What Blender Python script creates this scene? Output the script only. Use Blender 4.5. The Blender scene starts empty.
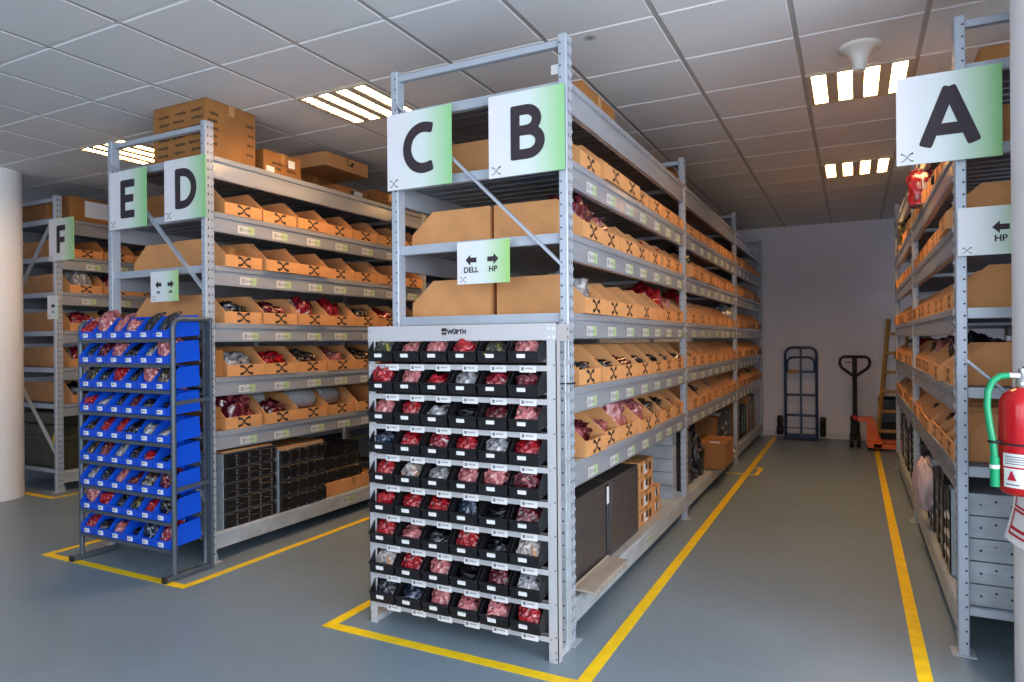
import bpy, math, random
from mathutils import Matrix, Vector, noise
PI = math.pi
rnd = random.Random(7)
SC = bpy.context.scene
COL = SC.collection

# ------------------------------------------------------------------ materials
def mat(name, col, rough=0.5, metal=0.0, spec=0.5, nscale=0, namt=0.0, bump=0.0, bscale=40, coat=0.0, col2=None, stretch=None):
    m = bpy.data.materials.new(name); m.use_nodes = True
    nt = m.node_tree; b = nt.nodes['Principled BSDF']
    b.inputs['Roughness'].default_value = rough
    b.inputs['Metallic'].default_value = metal
    b.inputs['Specular IOR Level'].default_value = spec
    b.inputs['Coat Weight'].default_value = coat
    b.inputs['Base Color'].default_value = (*col, 1)
    if nscale or bump:
        tc = nt.nodes.new('ShaderNodeTexCoord')
        src = tc.outputs['Object']
        if stretch:
            mp = nt.nodes.new('ShaderNodeMapping'); mp.inputs['Scale'].default_value = stretch
            nt.links.new(src, mp.inputs['Vector']); src = mp.outputs['Vector']
    if nscale:
        n = nt.nodes.new('ShaderNodeTexNoise'); n.inputs['Scale'].default_value = nscale; n.inputs['Detail'].default_value = 5
        nt.links.new(src, n.inputs['Vector'])
        r = nt.nodes.new('ShaderNodeValToRGB')
        r.color_ramp.elements[0].position = 0.35; r.color_ramp.elements[1].position = 0.68
        c2 = col2 or tuple(min(1, c * (1 + namt)) for c in col)
        r.color_ramp.elements[0].color = (*[c * (1 - namt) for c in col], 1) if not col2 else (*col, 1)
        r.color_ramp.elements[1].color = (*c2, 1)
        nt.links.new(n.outputs['Fac'], r.inputs['Fac']); nt.links.new(r.outputs['Color'], b.inputs['Base Color'])
    if bump:
        n2 = nt.nodes.new('ShaderNodeTexNoise'); n2.inputs['Scale'].default_value = bscale; n2.inputs['Detail'].default_value = 4
        nt.links.new(src, n2.inputs['Vector'])
        bp = nt.nodes.new('ShaderNodeBump'); bp.inputs['Strength'].default_value = bump; bp.inputs['Distance'].default_value = 0.01
        nt.links.new(n2.outputs['Fac'], bp.inputs['Height']); nt.links.new(bp.outputs['Normal'], b.inputs['Normal'])
    return m

def emis(name, col, s):
    m = bpy.data.materials.new(name); m.use_nodes = True
    nt = m.node_tree; nt.nodes.clear()
    e = nt.nodes.new('ShaderNodeEmission'); e.inputs['Color'].default_value = (*col, 1); e.inputs['Strength'].default_value = s
    o = nt.nodes.new('ShaderNodeOutputMaterial'); nt.links.new(e.outputs[0], o.inputs[0])
    return m

WARM = (1.0, 0.56, 0.23)
LAMP = 82.0
FRONT_W, SIDE_W = 44, 170
M = {}
M['post'] = mat('painted_steel_post', (0.42, 0.47, 0.54), 0.42, 0.2, nscale=6, namt=0.05)
M['beam'] = mat('painted_steel_beam', (0.42, 0.45, 0.50), 0.22, 0.35, nscale=3, namt=0.08, stretch=(4, .4, 4))
M['deck'] = mat('steel_shelf_deck', (0.13, 0.16, 0.20), 0.45, 0.35, nscale=5, namt=0.08)
M['hole'] = mat('dark_hole', (0.03, 0.034, 0.042), 0.8)
M['galv'] = mat('galvanised_sheet', (0.44, 0.49, 0.53), 0.45, 0.2, nscale=9, namt=0.12)
M['bolt'] = mat('zinc_bolt', (0.55, 0.57, 0.6), 0.3, 0.8)
M['card'] = mat('brown_cardboard', (0.63, 0.30, 0.112), 0.75, nscale=7, namt=0.07, bump=0.04, bscale=60)
M['card2'] = mat('plain_cardboard_box', (0.31, 0.132, 0.032), 0.72, nscale=6, namt=0.10, bump=0.05, bscale=30)
M['cardedge'] = mat('cardboard_cut_edge', (0.56, 0.37, 0.20), 0.85)
M['tape'] = mat('brown_parcel_tape', (0.46, 0.25, 0.09), 0.22)
M['ink'] = mat('black_ink', (0.022, 0.018, 0.015), 0.6)
M['inkfade'] = mat('faded_box_print', (0.12, 0.05, 0.02), 0.7)
M['paper'] = mat('white_paper', (0.80, 0.80, 0.80), 0.6)
M['taggreen'] = mat('tag_green', (0.45, 0.62, 0.30), 0.5)
M['tagink'] = mat('tag_print', (0.20, 0.21, 0.22), 0.6)
M['letter'] = mat('sign_letter_charcoal', (0.040, 0.030, 0.038), 0.6, spec=0.25)
M['signback'] = mat('sign_panel_edge', (0.75, 0.76, 0.78), 0.5)
M['logogreen'] = mat('logo_green', (0.10, 0.24, 0.10), 0.5)
M['greyrack'] = mat('light_grey_powder_coat', (0.50, 0.50, 0.52), 0.4, 0.1, nscale=5, namt=0.03)
M['blackbin'] = mat('black_plastic_bin', (0.010, 0.010, 0.012), 0.3, spec=0.45, bump=0.02, bscale=20)
M['bluebin'] = mat('blue_plastic_bin', (0.003, 0.075, 0.62), 0.36, spec=0.45, nscale=4, namt=0.05)
M['darkrack'] = mat('dark_grey_tube', (0.085, 0.105, 0.13), 0.4, 0.3)
M['blackplastic'] = mat('black_plastic', (0.010, 0.010, 0.012), 0.35)
M['rubber'] = mat('black_rubber', (0.012, 0.012, 0.012), 0.8)
M['darkcase'] = mat('dark_computer_case', (0.075, 0.063, 0.060), 0.45, 0.2, nscale=9, namt=0.15)
M['server'] = mat('black_server_front', (0.008, 0.008, 0.010), 0.3, 0.1)
M['serverdot'] = mat('grey_caddy_latch', (0.22, 0.23, 0.26), 0.4, 0.4)
M['yellow'] = mat('yellow_floor_tape', (0.95, 0.62, 0.004), 0.5, nscale=14, namt=0.10)
M['navy'] = mat('navy_blue_tube', (0.006, 0.022, 0.085), 0.35, 0.1)
M['orange'] = mat('orange_enamel', (0.75, 0.14, 0.015), 0.4)
M['wood'] = mat('yellow_pine', (0.45, 0.24, 0.05), 0.55, nscale=5, namt=0.18, stretch=(1, 1, 0.15))
M['red'] = mat('red_enamel', (0.52, 0.003, 0.008), 0.25, coat=0.3)
M['green'] = mat('green_hose', (0.004, 0.32, 0.13), 0.35)
M['steelbright'] = mat('bright_steel', (0.6, 0.6, 0.6), 0.25, 0.9)
M['redsign'] = mat('red_sign', (0.52, 0.005, 0.03), 0.45)
M['olive'] = mat('olive_case', (0.055, 0.055, 0.030), 0.5, nscale=6, namt=0.2)
M['foam'] = mat('grey_foam', (0.42, 0.44, 0.47), 0.9, nscale=30, namt=0.1, bump=0.3, bscale=60)
M['bubble'] = mat('pale_pink_bubble_wrap', (0.55, 0.42, 0.42), 0.3, bump=0.5, bscale=80)
M['white'] = mat('white_plastic', (0.72, 0.70, 0.66), 0.4)
M['plank'] = mat('beige_board', (0.36, 0.32, 0.27), 0.6, nscale=5, namt=0.12, stretch=(6, .5, 1))
M['fixture'] = mat('lamp_body', (0.50, 0.44, 0.36), 0.5)
M['louvre'] = mat('lamp_louvre', (0.70, 0.62, 0.5), 0.2, 0.8)
M['tube'] = emis('lamp_tube_glow', (1.0, 0.56, 0.23), LAMP)
M['column'] = mat('painted_column', (0.84, 0.84, 0.85), 0.5, nscale=2, namt=0.02)
M['wallpaint'] = mat('painted_wall', (0.78, 0.78, 0.86), 0.7, nscale=1.5, namt=0.02, bump=0.03, bscale=120)
M['base'] = mat('baseboard_paint', (0.68, 0.67, 0.71), 0.6)
M['tealstripe'] = mat('teal_strip', (0.10, 0.30, 0.36), 0.4)

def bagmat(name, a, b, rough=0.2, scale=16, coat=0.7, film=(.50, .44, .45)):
    """printed parts seen through crinkled film: dark gaps, main colour, second colour, pale film with painted-in highlights"""
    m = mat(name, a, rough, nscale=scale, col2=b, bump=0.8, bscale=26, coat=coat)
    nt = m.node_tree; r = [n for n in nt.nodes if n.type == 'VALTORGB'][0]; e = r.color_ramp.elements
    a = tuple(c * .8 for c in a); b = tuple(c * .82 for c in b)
    e[0].position = .34; e[0].color = (a[0] * .12, a[1] * .12, a[2] * .12, 1); e[1].position = .74; e[1].color = (*film, 1)  # palest stop puts film highlights into the bag colour
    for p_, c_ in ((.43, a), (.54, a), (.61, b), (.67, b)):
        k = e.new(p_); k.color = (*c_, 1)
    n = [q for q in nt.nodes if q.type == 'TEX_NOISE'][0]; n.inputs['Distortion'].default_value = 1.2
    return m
BAG = {
    'red': (bagmat('bag_red', (0.36, 0.006, 0.014), (0.60, 0.04, 0.05), film=(.66, .40, .40)), 'bright red'),
    'pink': (bagmat('bag_pink', (0.50, 0.14, 0.15), (0.74, 0.40, 0.40), film=(.78, .66, .66)), 'pink'),
    'maroon': (bagmat('bag_maroon', (0.11, 0.010, 0.020), (0.40, 0.10, 0.12)), 'maroon'),
    'clear': (bagmat('bag_clear', (0.30, 0.30, 0.32), (0.75, 0.74, 0.74)), 'silvery white'),
    'dark': (bagmat('bag_dark', (0.008, 0.009, 0.013), (0.12, 0.13, 0.16)), 'black'),
    'blue': (bagmat('bag_blue', (0.012, 0.025, 0.06), (0.22, 0.27, 0.34)), 'dark blue'),
    'yellow': (bagmat('bag_yellow', (0.05, 0.05, 0.03), (0.62, 0.58, 0.04), scale=9), 'yellow and black'),
    'orange': (bagmat('bag_orange', (0.45, 0.40, 0.38), (0.85, 0.27, 0.01), scale=9), 'orange and silver'),
    'brown': (bagmat('bag_brown', (0.05, 0.035, 0.025), (0.34, 0.26, 0.20)), 'brown'),
    'mix': (bagmat('bag_mix', (0.30, 0.012, 0.03), (0.70, 0.66, 0.66), scale=12), 'red and white'),
}

# gradient sign face: white on its left, green at its right edge (print)
def signmat(name, w, start, white, green):
    m = bpy.data.materials.new(name); m.use_nodes = True
    nt = m.node_tree; b = nt.nodes['Principled BSDF']; b.inputs['Roughness'].default_value = 0.4
    tc = nt.nodes.new('ShaderNodeTexCoord'); sx = nt.nodes.new('ShaderNodeSeparateXYZ'); nt.links.new(tc.outputs['Object'], sx.inputs[0])
    mr = nt.nodes.new('ShaderNodeMapRange'); mr.inputs[1].default_value = 0; mr.inputs[2].default_value = w
    nt.links.new(sx.outputs['X'], mr.inputs[0])
    r = nt.nodes.new('ShaderNodeValToRGB'); e = r.color_ramp.elements
    e[0].position = 0.0; e[0].color = (*white, 1); e[1].position = 1.0; e[1].color = (*green, 1)
    k = e.new(start); k.color = (white[0] * .86, white[1] * 1.0, white[2] * .9, 1)
    nt.links.new(mr.outputs[0], r.inputs[0]); nt.links.new(r.outputs[0], b.inputs['Base Color'])
    return m
M['sign'] = signmat('sign_face', .42, .55, (0.76, 0.74, 0.80), (0.26, 0.58, 0.24))
M['sign2'] = signmat('small_sign_face', .31, .5, (0.76, 0.75, 0.80), (0.30, 0.58, 0.14))

# ------------------------------------------------------------------ mesh builder
class MB:
    def __init__(s): s.v = []; s.f = []; s.m = []; s.s = []
    def add(s, vs, fs, mi=0, smooth=False):
        o = len(s.v); s.v += [tuple(p) for p in vs]
        for f in fs: s.f.append(tuple(i + o for i in f)); s.m.append(mi); s.s.append(smooth)
    def box(s, a, b, mi=0, c=0.0):
        x0, x1 = sorted((a[0], b[0])); y0, y1 = sorted((a[1], b[1])); z0, z1 = sorted((a[2], b[2]))
        if c <= 0:
            vs = [(x, y, z) for z in (z0, z1) for y in (y0, y1) for x in (x0, x1)]
            s.add(vs, [(0, 2, 3, 1), (4, 5, 7, 6), (0, 1, 5, 4), (2, 6, 7, 3), (0, 4, 6, 2), (1, 3, 7, 5)], mi); return
        c = min(c, (x1 - x0) * .45, (y1 - y0) * .45, (z1 - z0) * .45)
        vs = []; idx = {}
        for ix, x in enumerate((x0, x1)):
            for iy, y in enumerate((y0, y1)):
                for iz, z in enumerate((z0, z1)):
                    sx, sy, sz = (1, -1)[ix], (1, -1)[iy], (1, -1)[iz]
                    for k, p in enumerate(((x, y + sy * c, z + sz * c), (x + sx * c, y, z + sz * c), (x + sx * c, y + sy * c, z))):
                        idx[(ix, iy, iz, k)] = len(vs); vs.append(p)
        fs = []
        I = lambda a, b_, c_, k: idx[(a, b_, c_, k)]
        for ix in (0, 1): q = [I(ix, 0, 0, 0), I(ix, 1, 0, 0), I(ix, 1, 1, 0), I(ix, 0, 1, 0)]; fs.append(q if ix else q[::-1])
        for iy in (0, 1): q = [I(0, iy, 0, 1), I(1, iy, 0, 1), I(1, iy, 1, 1), I(0, iy, 1, 1)]; fs.append(q[::-1] if iy else q)
        for iz in (0, 1): q = [I(0, 0, iz, 2), I(1, 0, iz, 2), I(1, 1, iz, 2), I(0, 1, iz, 2)]; fs.append(q if iz else q[::-1])
        def fix(q, out):
            A, B, Cc = (Vector(vs[i]) for i in q[:3])
            return q if (B - A).cross(Cc - A).dot(Vector(out)) > 0 else q[::-1]
        sg = (-1, 1)
        for iy in (0, 1):
            for iz in (0, 1): fs.append(fix([I(0, iy, iz, 1), I(1, iy, iz, 1), I(1, iy, iz, 2), I(0, iy, iz, 2)], (0, sg[iy], sg[iz])))
        for ix in (0, 1):
            for iz in (0, 1): fs.append(fix([I(ix, 0, iz, 0), I(ix, 1, iz, 0), I(ix, 1, iz, 2), I(ix, 0, iz, 2)], (sg[ix], 0, sg[iz])))
            for iy in (0, 1): fs.append(fix([I(ix, iy, 0, 0), I(ix, iy, 1, 0), I(ix, iy, 1, 1), I(ix, iy, 0, 1)], (sg[ix], sg[iy], 0)))
        for ix in (0, 1):
            for iy in (0, 1):
                for iz in (0, 1): fs.append(fix([I(ix, iy, iz, k) for k in range(3)], (sg[ix], sg[iy], sg[iz])))
        s.add(vs, fs, mi)
    def prism(s, poly, axis, a, b, mi=0):
        # poly: 2D points counter-clockwise in the plane of the two other axes, in cyclic order
        n = len(poly)
        def P(p, t):
            if axis == 'x': return (t, p[0], p[1])
            if axis == 'y': return (p[0], t, p[1])
            return (p[0], p[1], t)
        vs = [P(p, a) for p in poly] + [P(p, b) for p in poly]
        flip = (axis == 'y') ^ (b < a)
        fs = [tuple(range(n))[::-1], tuple(range(n, 2 * n))] + [(i, (i + 1) % n, n + (i + 1) % n, n + i) for i in range(n)]
        if flip: fs = [f[::-1] for f in fs]
        s.add(vs, fs, mi)
    def tube(s, pts, r, n=8, mi=0, smooth=True, caps=True):
        P = [Vector(p) for p in pts]; R = r if isinstance(r, (list, tuple)) else [r] * len(P)
        vs = []; fs = []; u = None
        for i, p in enumerate(P):
            t = ((P[i + 1] if i < len(P) - 1 else P[i]) - (P[i - 1] if i else P[i])).normalized()
            if u is None: u = t.cross(Vector((0, 0, 1)) if abs(t.z) < .9 else Vector((1, 0, 0))).normalized()
            else: u = (u - t * u.dot(t)).normalized()
            w = t.cross(u)
            for k in range(n):
                a = 2 * PI * k / n; vs.append(p + (u * math.cos(a) + w * math.sin(a)) * R[i])
        for i in range(len(P) - 1):
            for k in range(n):
                fs.append((i * n + k, i * n + (k + 1) % n, (i + 1) * n + (k + 1) % n, (i + 1) * n + k))
        s.add(vs, fs, mi, smooth)
        if caps:
            s.add(vs[:n], [tuple(range(n))[::-1]], mi); s.add(vs[-n:], [tuple(range(n))], mi)
    def lathe(s, prof, c=(0, 0, 0), n=24, mi=0, axis='z', smooth=True):
        vs = []; fs = []
        for r, h in prof:
            for k in range(n):
                a = 2 * PI * k / n; x, y = r * math.cos(a), r * math.sin(a)
                if axis == 'z': vs.append((c[0] + x, c[1] + y, c[2] + h))
                elif axis == 'x': vs.append((c[0] + h, c[1] + x, c[2] + y))
                else: vs.append((c[0] + y, c[1] + h, c[2] + x))
        for i in range(len(prof) - 1):
            for k in range(n): fs.append((i * n + k, i * n + (k + 1) % n, (i + 1) * n + (k + 1) % n, (i + 1) * n + k))
        s.add(vs, fs, mi, smooth)
        s.add(vs[:n], [tuple(range(n))[::-1]], mi); s.add(vs[-n:], [tuple(range(n))], mi)
    def bar(s, a, b, w, h, mi=0, up=(0, 0, 1)):
        a = Vector(a); b = Vector(b); t = (b - a).normalized(); u = t.cross(Vector(up)).normalized(); v = u.cross(t)
        vs = [p + u * sx * w / 2 + v * sz * h / 2 for p in (a, b) for sz in (-1, 1) for sx in (-1, 1)]
        s.add(vs, [(0, 1, 3, 2), (4, 6, 7, 5), (0, 4, 5, 1), (2, 3, 7, 6), (0, 2, 6, 4), (1, 5, 7, 3)], mi)
    def stroke(s, pts, w, z, y, mi=0, face='-y', off=(0, 0), sc=1.0):
        # flat ribbon of width(s) w through 2D pts, lying in a plane facing -y (x right, z up) or +x (y right, z up)
        n = len(pts); W = w if isinstance(w, (list, tuple)) else [w] * n
        L = []; Rr = []
        for i in range(n):
            a = Vector(pts[max(i - 1, 0)]); p = Vector(pts[i]); b = Vector(pts[min(i + 1, n - 1)])
            d1 = (p - a).normalized() if i else (b - p).normalized(); d2 = (b - p).normalized() if i < n - 1 else d1
            t = (d1 + d2).normalized(); nn = Vector((-t.y, t.x)); k = 1 / max(.45, nn.dot(Vector((-d1.y, d1.x))))
            L.append(p + nn * W[i] / 2 * k); Rr.append(p - nn * W[i] / 2 * k)
        vs = []
        for p in L + Rr:
            q = (off[0] + p.x * sc, off[1] + p.y * sc)
            vs.append((q[0], y, q[1]) if face == '-y' else (y, q[0], q[1]))
        fs = [(i, n + i, n + i + 1, i + 1) for i in range(n - 1)]
        s.add(vs, fs, mi)
    def disc(s, c, r, axis, mi=0, n=8, sgn=1):
        vs = []
        for k in range(n):
            a = 2 * PI * k / n * sgn; x, y = r * math.cos(a), r * math.sin(a)
            vs.append((c[0], c[1] + x, c[2] + y) if axis == 'x' else (c[0] + x, c[1], c[2] + y) if axis == 'y' else (c[0] + x, c[1] + y, c[2]))
        s.add(vs, [tuple(range(n))], mi)
    def xf(s, mtx, start=0):
        for i in range(start, len(s.v)): s.v[i] = tuple(mtx @ Vector(s.v[i]))
    def mesh(s, name, mats):
        me = bpy.data.meshes.new(name); me.from_pydata(s.v, [], s.f)
        for m in mats: me.materials.append(m)
        me.polygons.foreach_set('material_index', s.m); me.polygons.foreach_set('use_smooth', s.s)
        me.update(); return me

def link(name, me, parent=None, loc=(0, 0, 0), rot=(0, 0, 0), scale=(1, 1, 1)):
    o = bpy.data.objects.new(name, me); COL.objects.link(o)
    if parent: o.parent = parent
    o.location = loc; o.rotation_euler = rot; o.scale = scale
    return o
def obj(name, mb, mats, parent=None, loc=(0, 0, 0), rot=(0, 0, 0)):
    if not isinstance(mats, (list, tuple)): mats = [mats]
    return link(name, mb.mesh(name, mats), parent, loc, rot)
def tag(o, label, cat, group=None):
    o['label'] = label; o['category'] = cat
    if group: o['group'] = group
    return o
def thing(name, label, cat, loc=(0, 0, 0), rotz=0, group=None):
    o = bpy.data.objects.new(name, None); COL.objects.link(o); o.location = loc; o.rotation_euler = (0, 0, rotz)
    o.empty_display_size = .05
    return tag(o, label, cat, group)
def struct(o): o['kind'] = 'structure'; return o
def copy_tree(o, parent=None):
    c = o.copy(); COL.objects.link(c); c.parent = parent
    for ch in list(o.children): copy_tree(ch, c)
    return c
ORD = ['zeroth', 'first', 'second', 'third', 'fourth', 'fifth', 'sixth', 'seventh', 'eighth', 'ninth', 'tenth']

def arc(cx, cy, rx, ry, a0, a1, n=14):
    return [(cx + rx * math.cos(math.radians(a0 + (a1 - a0) * i / n)), cy + ry * math.sin(math.radians(a0 + (a1 - a0) * i / n))) for i in range(n + 1)]

def text_mesh(txt, size, bold=0.0):
    cu = bpy.data.curves.new('txt', 'FONT'); cu.body = txt; cu.size = size; cu.offset = bold; cu.align_x = 'CENTER'
    ob = bpy.data.objects.new('txt', cu); COL.objects.link(ob)
    dg = bpy.context.evaluated_depsgraph_get(); dg.update()
    me = bpy.data.meshes.new_from_object(ob.evaluated_get(dg))
    vs = [tuple(v.co) for v in me.vertices]; fs = [tuple(p.vertices) for p in me.polygons]
    bpy.data.objects.remove(ob); bpy.data.curves.remove(cu); bpy.data.meshes.remove(me)
    return vs, fs
def add_text(mb, txt, size, x, z, y, mi, bold=0.0):
    vs, fs = text_mesh(txt, size, bold); mb.add([(x + v[0], y, z + v[1]) for v in vs], fs, mi)

# ------------------------------------------------------------------ room
HC, YW = 3.2, 7.99
GX, GY, OX, OY = 0.6362, 0.6246, -2.212, -0.8265
XL, XR, YF = -9.2, 4.6, -5.8
LIGHTS = [(0, 2), (5, 4), (5, 8), (-4, 2), (0, 6), (0, 10)]

fl = MB(); fl.box((XL, YF, -.1), (XR, YW, 0))
fm = bpy.data.materials.new('epoxy_floor'); fm.use_nodes = True
nt = fm.node_tree; b = nt.nodes['Principled BSDF']
tc = nt.nodes.new('ShaderNodeTexCoord')
n1 = nt.nodes.new('ShaderNodeTexNoise'); n1.inputs['Scale'].default_value = 1.3; n1.inputs['Detail'].default_value = 7
n2 = nt.nodes.new('ShaderNodeTexNoise'); n2.inputs['Scale'].default_value = 14; n2.inputs['Detail'].default_value = 6
nt.links.new(tc.outputs['Object'], n1.inputs['Vector']); nt.links.new(tc.outputs['Object'], n2.inputs['Vector'])
mx = nt.nodes.new('ShaderNodeMath'); mx.operation = 'MULTIPLY_ADD'; mx.inputs[1].default_value = .35
nt.links.new(n2.outputs['Fac'], mx.inputs[0]); nt.links.new(n1.outputs['Fac'], mx.inputs[2])
rp = nt.nodes.new('ShaderNodeValToRGB'); e = rp.color_ramp.elements
e[0].position = .45; e[0].color = (.175, .235, .280, 1); e[1].position = .95; e[1].color = (.215, .28, .33, 1)
nt.links.new(mx.outputs[0], rp.inputs[0]); nt.links.new(rp.outputs[0], b.inputs['Base Color'])
b.inputs['Roughness'].default_value = .36; b.inputs['Specular IOR Level'].default_value = .4
bp = nt.nodes.new('ShaderNodeBump'); bp.inputs['Strength'].default_value = .06; nt.links.new(n2.outputs['Fac'], bp.inputs['Height']); nt.links.new(bp.outputs['Normal'], b.inputs['Normal'])
struct(obj('floor', fl, fm))

# ceiling: lay-in tiles with bevelled edges over the suspension grid; one old stain
cm = bpy.data.materials.new('mineral_ceiling_tile'); cm.use_nodes = True
nt = cm.node_tree; b = nt.nodes['Principled BSDF']; b.inputs['Roughness'].default_value = .85
tc = nt.nodes.new('ShaderNodeTexCoord')
vd = nt.nodes.new('ShaderNodeVectorMath'); vd.operation = 'DISTANCE'; vd.inputs[1].default_value = (-.064, .516, HC); nt.links.new(tc.outputs['Object'], vd.inputs[0])
mr = nt.nodes.new('ShaderNodeMapRange'); mr.inputs[1].default_value = .008; mr.inputs[2].default_value = .045; nt.links.new(vd.outputs['Value'], mr.inputs[0])
mi_ = nt.nodes.new('ShaderNodeMix'); mi_.data_type = 'RGBA'; mi_.inputs[6].default_value = (.24, .24, .25, 1); mi_.inputs[7].default_value = (.72, .72, .73, 1)
nt.links.new(mr.outputs[0], mi_.inputs[0]); nt.links.new(mi_.outputs[2], b.inputs['Base Color'])
nn = nt.nodes.new('ShaderNodeTexNoise'); nn.inputs['Scale'].default_value = 160; nt.links.new(tc.outputs['Object'], nn.inputs['Vector'])
bp = nt.nodes.new('ShaderNodeBump'); bp.inputs['Strength'].default_value = .12; bp.inputs['Distance'].default_value = .004
nt.links.new(nn.outputs['Fac'], bp.inputs['Height']); nt.links.new(bp.outputs['Normal'], b.inputs['Normal'])
M['grid'] = mat('ceiling_grid_bar', (.78, .78, .78), .5)
ce = MB(); ce.box((XL, YF, HC + .006), (XR, YW, HC + .1), 1)
jr = range(int((XL - OX) // GX), int((XR - OX) // GX) + 1); ir = range(int((YF - OY) // GY), int((YW - OY) // GY) + 1)
for j in jr:
    for i in ir:
        if (j, i) in LIGHTS: continue
        x0, x1 = max(XL, OX + j * GX), min(XR, OX + (j + 1) * GX); y0, y1 = max(YF, OY + i * GY), min(YW, OY + (i + 1) * GY)
        if x1 - x0 < .08 or y1 - y0 < .08: continue
        a, c = .010, .017
        vs = [(x0 + a, y0 + a, HC + .006), (x1 - a, y0 + a, HC + .006), (x1 - a, y1 - a, HC + .006), (x0 + a, y1 - a, HC + .006),
              (x0 + c, y0 + c, HC), (x1 - c, y0 + c, HC), (x1 - c, y1 - c, HC), (x0 + c, y1 - c, HC)]
        ce.add(vs, [(4, 7, 6, 5), (0, 4, 5, 1), (1, 5, 6, 2), (2, 6, 7, 3), (3, 7, 4, 0)])
M['gridy'] = mat('ceiling_runner', (.40, .39, .38), .5)
for j in jr: ce.box((OX + j * GX - .013, YF, HC + .003), (OX + j * GX + .013, YW, HC + .0058), 2)
struct(obj('ceiling', ce, [cm, M['grid'], M['gridy']]))

w = MB(); w.box((XL, YW, 0), (XR, YW + .15, HC + .1)); struct(obj('wall_back', w, M['wallpaint']))
w = MB(); w.box((XL - .15, YF, 0), (XL, YW, HC + .1)); struct(obj('wall_left', w, M['wallpaint']))
w = MB(); w.box((XR, YF, 0), (XR + .15, YW, HC + .1)); struct(obj('wall_right', w, M['wallpaint']))
w = MB(); w.box((XL, YF - .15, 0), (XR, YF, HC + .1)); struct(obj('wall_front', w, M['wallpaint']))
w = MB(); w.box((XL, YW - .012, 0), (XR, YW, .085), 0, .004); struct(obj('baseboard_back', w, M['base']))

# added, unseen windows behind and right of the camera, giving cool fill light
M['pane'] = emis('added_pane_glow', (.72, .86, 1.0), 1.0)
WK = 0
def added_window(axis, at, u0, u1, energy):
    """axis 'y': in the front wall; axis 'x': in the right wall"""
    global WK; WK += 1
    def bx(m, a, b_, d0, d1, z0, z1):
        if axis == 'y': m.box((a, at + d0, z0), (b_, at + d1, z1))
        else: m.box((at - d0, a, z0), (at - d1, b_, z1))
    w = MB(); bx(w, u0, u1, 0, .06, .85, .92); bx(w, u0, u1, 0, .06, 2.83, 2.9); bx(w, u0, u0 + .07, 0, .06, .85, 2.9); bx(w, u1 - .07, u1, 0, .06, .85, 2.9); bx(w, (u0 + u1) / 2 - .03, (u0 + u1) / 2 + .03, 0, .05, .9, 2.85)
    wo = struct(obj('added_window_%d' % WK, w, M['base']))
    g = MB(); bx(g, u0 + .07, u1 - .07, .005, .02, .92, 2.83); obj('pane', g, M['pane'], wo)
    L = bpy.data.lights.new('added_fill_light', 'AREA'); L.shape = 'RECTANGLE'; L.size = u1 - u0 - .2; L.size_y = 1.85  # added cool fill lamp just inside the wall
    L.energy = energy; L.color = (.86, .92, 1.0)
    lo = bpy.data.objects.new('added_fill_light', L); COL.objects.link(lo)
    if axis == 'y': lo.location = ((u0 + u1) / 2, at + .1, 1.9); lo.rotation_euler = (PI / 2, 0, 0)
    else: lo.location = (at - .1, (u0 + u1) / 2, 1.9); lo.rotation_euler = (PI / 2, 0, PI / 2)
for u0, u1 in ((-3.4, -1.3), (-.9, 1.2), (1.6, 3.7)): added_window('y', YF, u0, u1, FRONT_W)
for u0, u1 in ((-5.3, -3.2), (-2.9, -.8)): added_window('x', XR, u0, u1, SIDE_W)

# round columns
for nm, (cx, cy) in (('column_left', (-6.285, .48)), ('column_right', (2.115, .415))):
    c = MB(); c.lathe([(.27, 0), (.27, HC + .01)], (cx, cy, 0), 64); struct(obj(nm, c, M['column']))

# yellow tape
def tape(segs, hw=.03):
    t = MB()
    for k, (a, b_) in enumerate(segs):
        x0, x1 = sorted((a[0], b_[0])); y0, y1 = sorted((a[1], b_[1]))
        t.box((x0 - hw, y0 - hw, .0002), (x1 + hw, y1 + hw, .0016 + .0003 * k))
    struct(obj('floor_marking', t, M['yellow']))
tape([((.18, -.33), (.18, 7.9)), ((-1.24, -.33), (.18, -.33)), ((-1.24, -.33), (-1.24, 7.9))])
tape([((1.516, -.9), (1.516, 7.9))])
tape([((-2.44, -.295), (-2.44, 7.9)), ((-3.9, -.295), (-2.44, -.295)), ((-3.9, -.295), (-3.9, 7.9))], .028)
tape([((-5.72, .75), (-5.72, 7.9)), ((-7.2, .75), (-5.72, .75))])
tape([((.215, 4.72), (.29, 4.72)), ((.29, 4.72), (.29, 5.16)), ((.215, 5.16), (.29, 5.16))], .022)
tape([((-.02, 4.72), (.145, 4.72))], .02)

# recessed ceiling lights, four louvred strips each
def make_light():
    t = thing('ceiling_light', '', 'ceiling light')
    f = MB(); W, D = GX - .02, GY - .02
    xs = [.0]
    pitch = W / 4
    f.box((0, 0, .0), (W, .02, .015)); f.box((0, D - .02, 0), (W, D, .015))
    for k in range(5):
        a = max(0, k * pitch - .034); c = min(W, k * pitch + .034); f.box((a, .02, .0), (c, D - .02, .015))
    obj('housing', f, M['fixture'], t)
    for k in range(4):
        x0, x1 = k * pitch + .034, (k + 1) * pitch - .034
        g = MB(); g.box((x0, .02, .012), (x1, D - .02, .014)); obj('tube', g, M['tube'], t)
        lv = MB()
        n = 14
        for q in range(1, n): y = .02 + (D - .04) * q / n; lv.box((x0, y - .005, .0015), (x1, y + .005, .0115))
        obj('louvre', lv, M['louvre'], t)
    return t
proto_light = None
names = {(0, 2): 'four-strip ceiling light left of the letter C sign', (5, 4): 'large four-strip ceiling light beside the white funnel, right aisle', (5, 8): 'small far four-strip ceiling light over the right aisle', (-4, 2): 'four-strip ceiling light behind the post left of the cardboard carton'}
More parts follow.
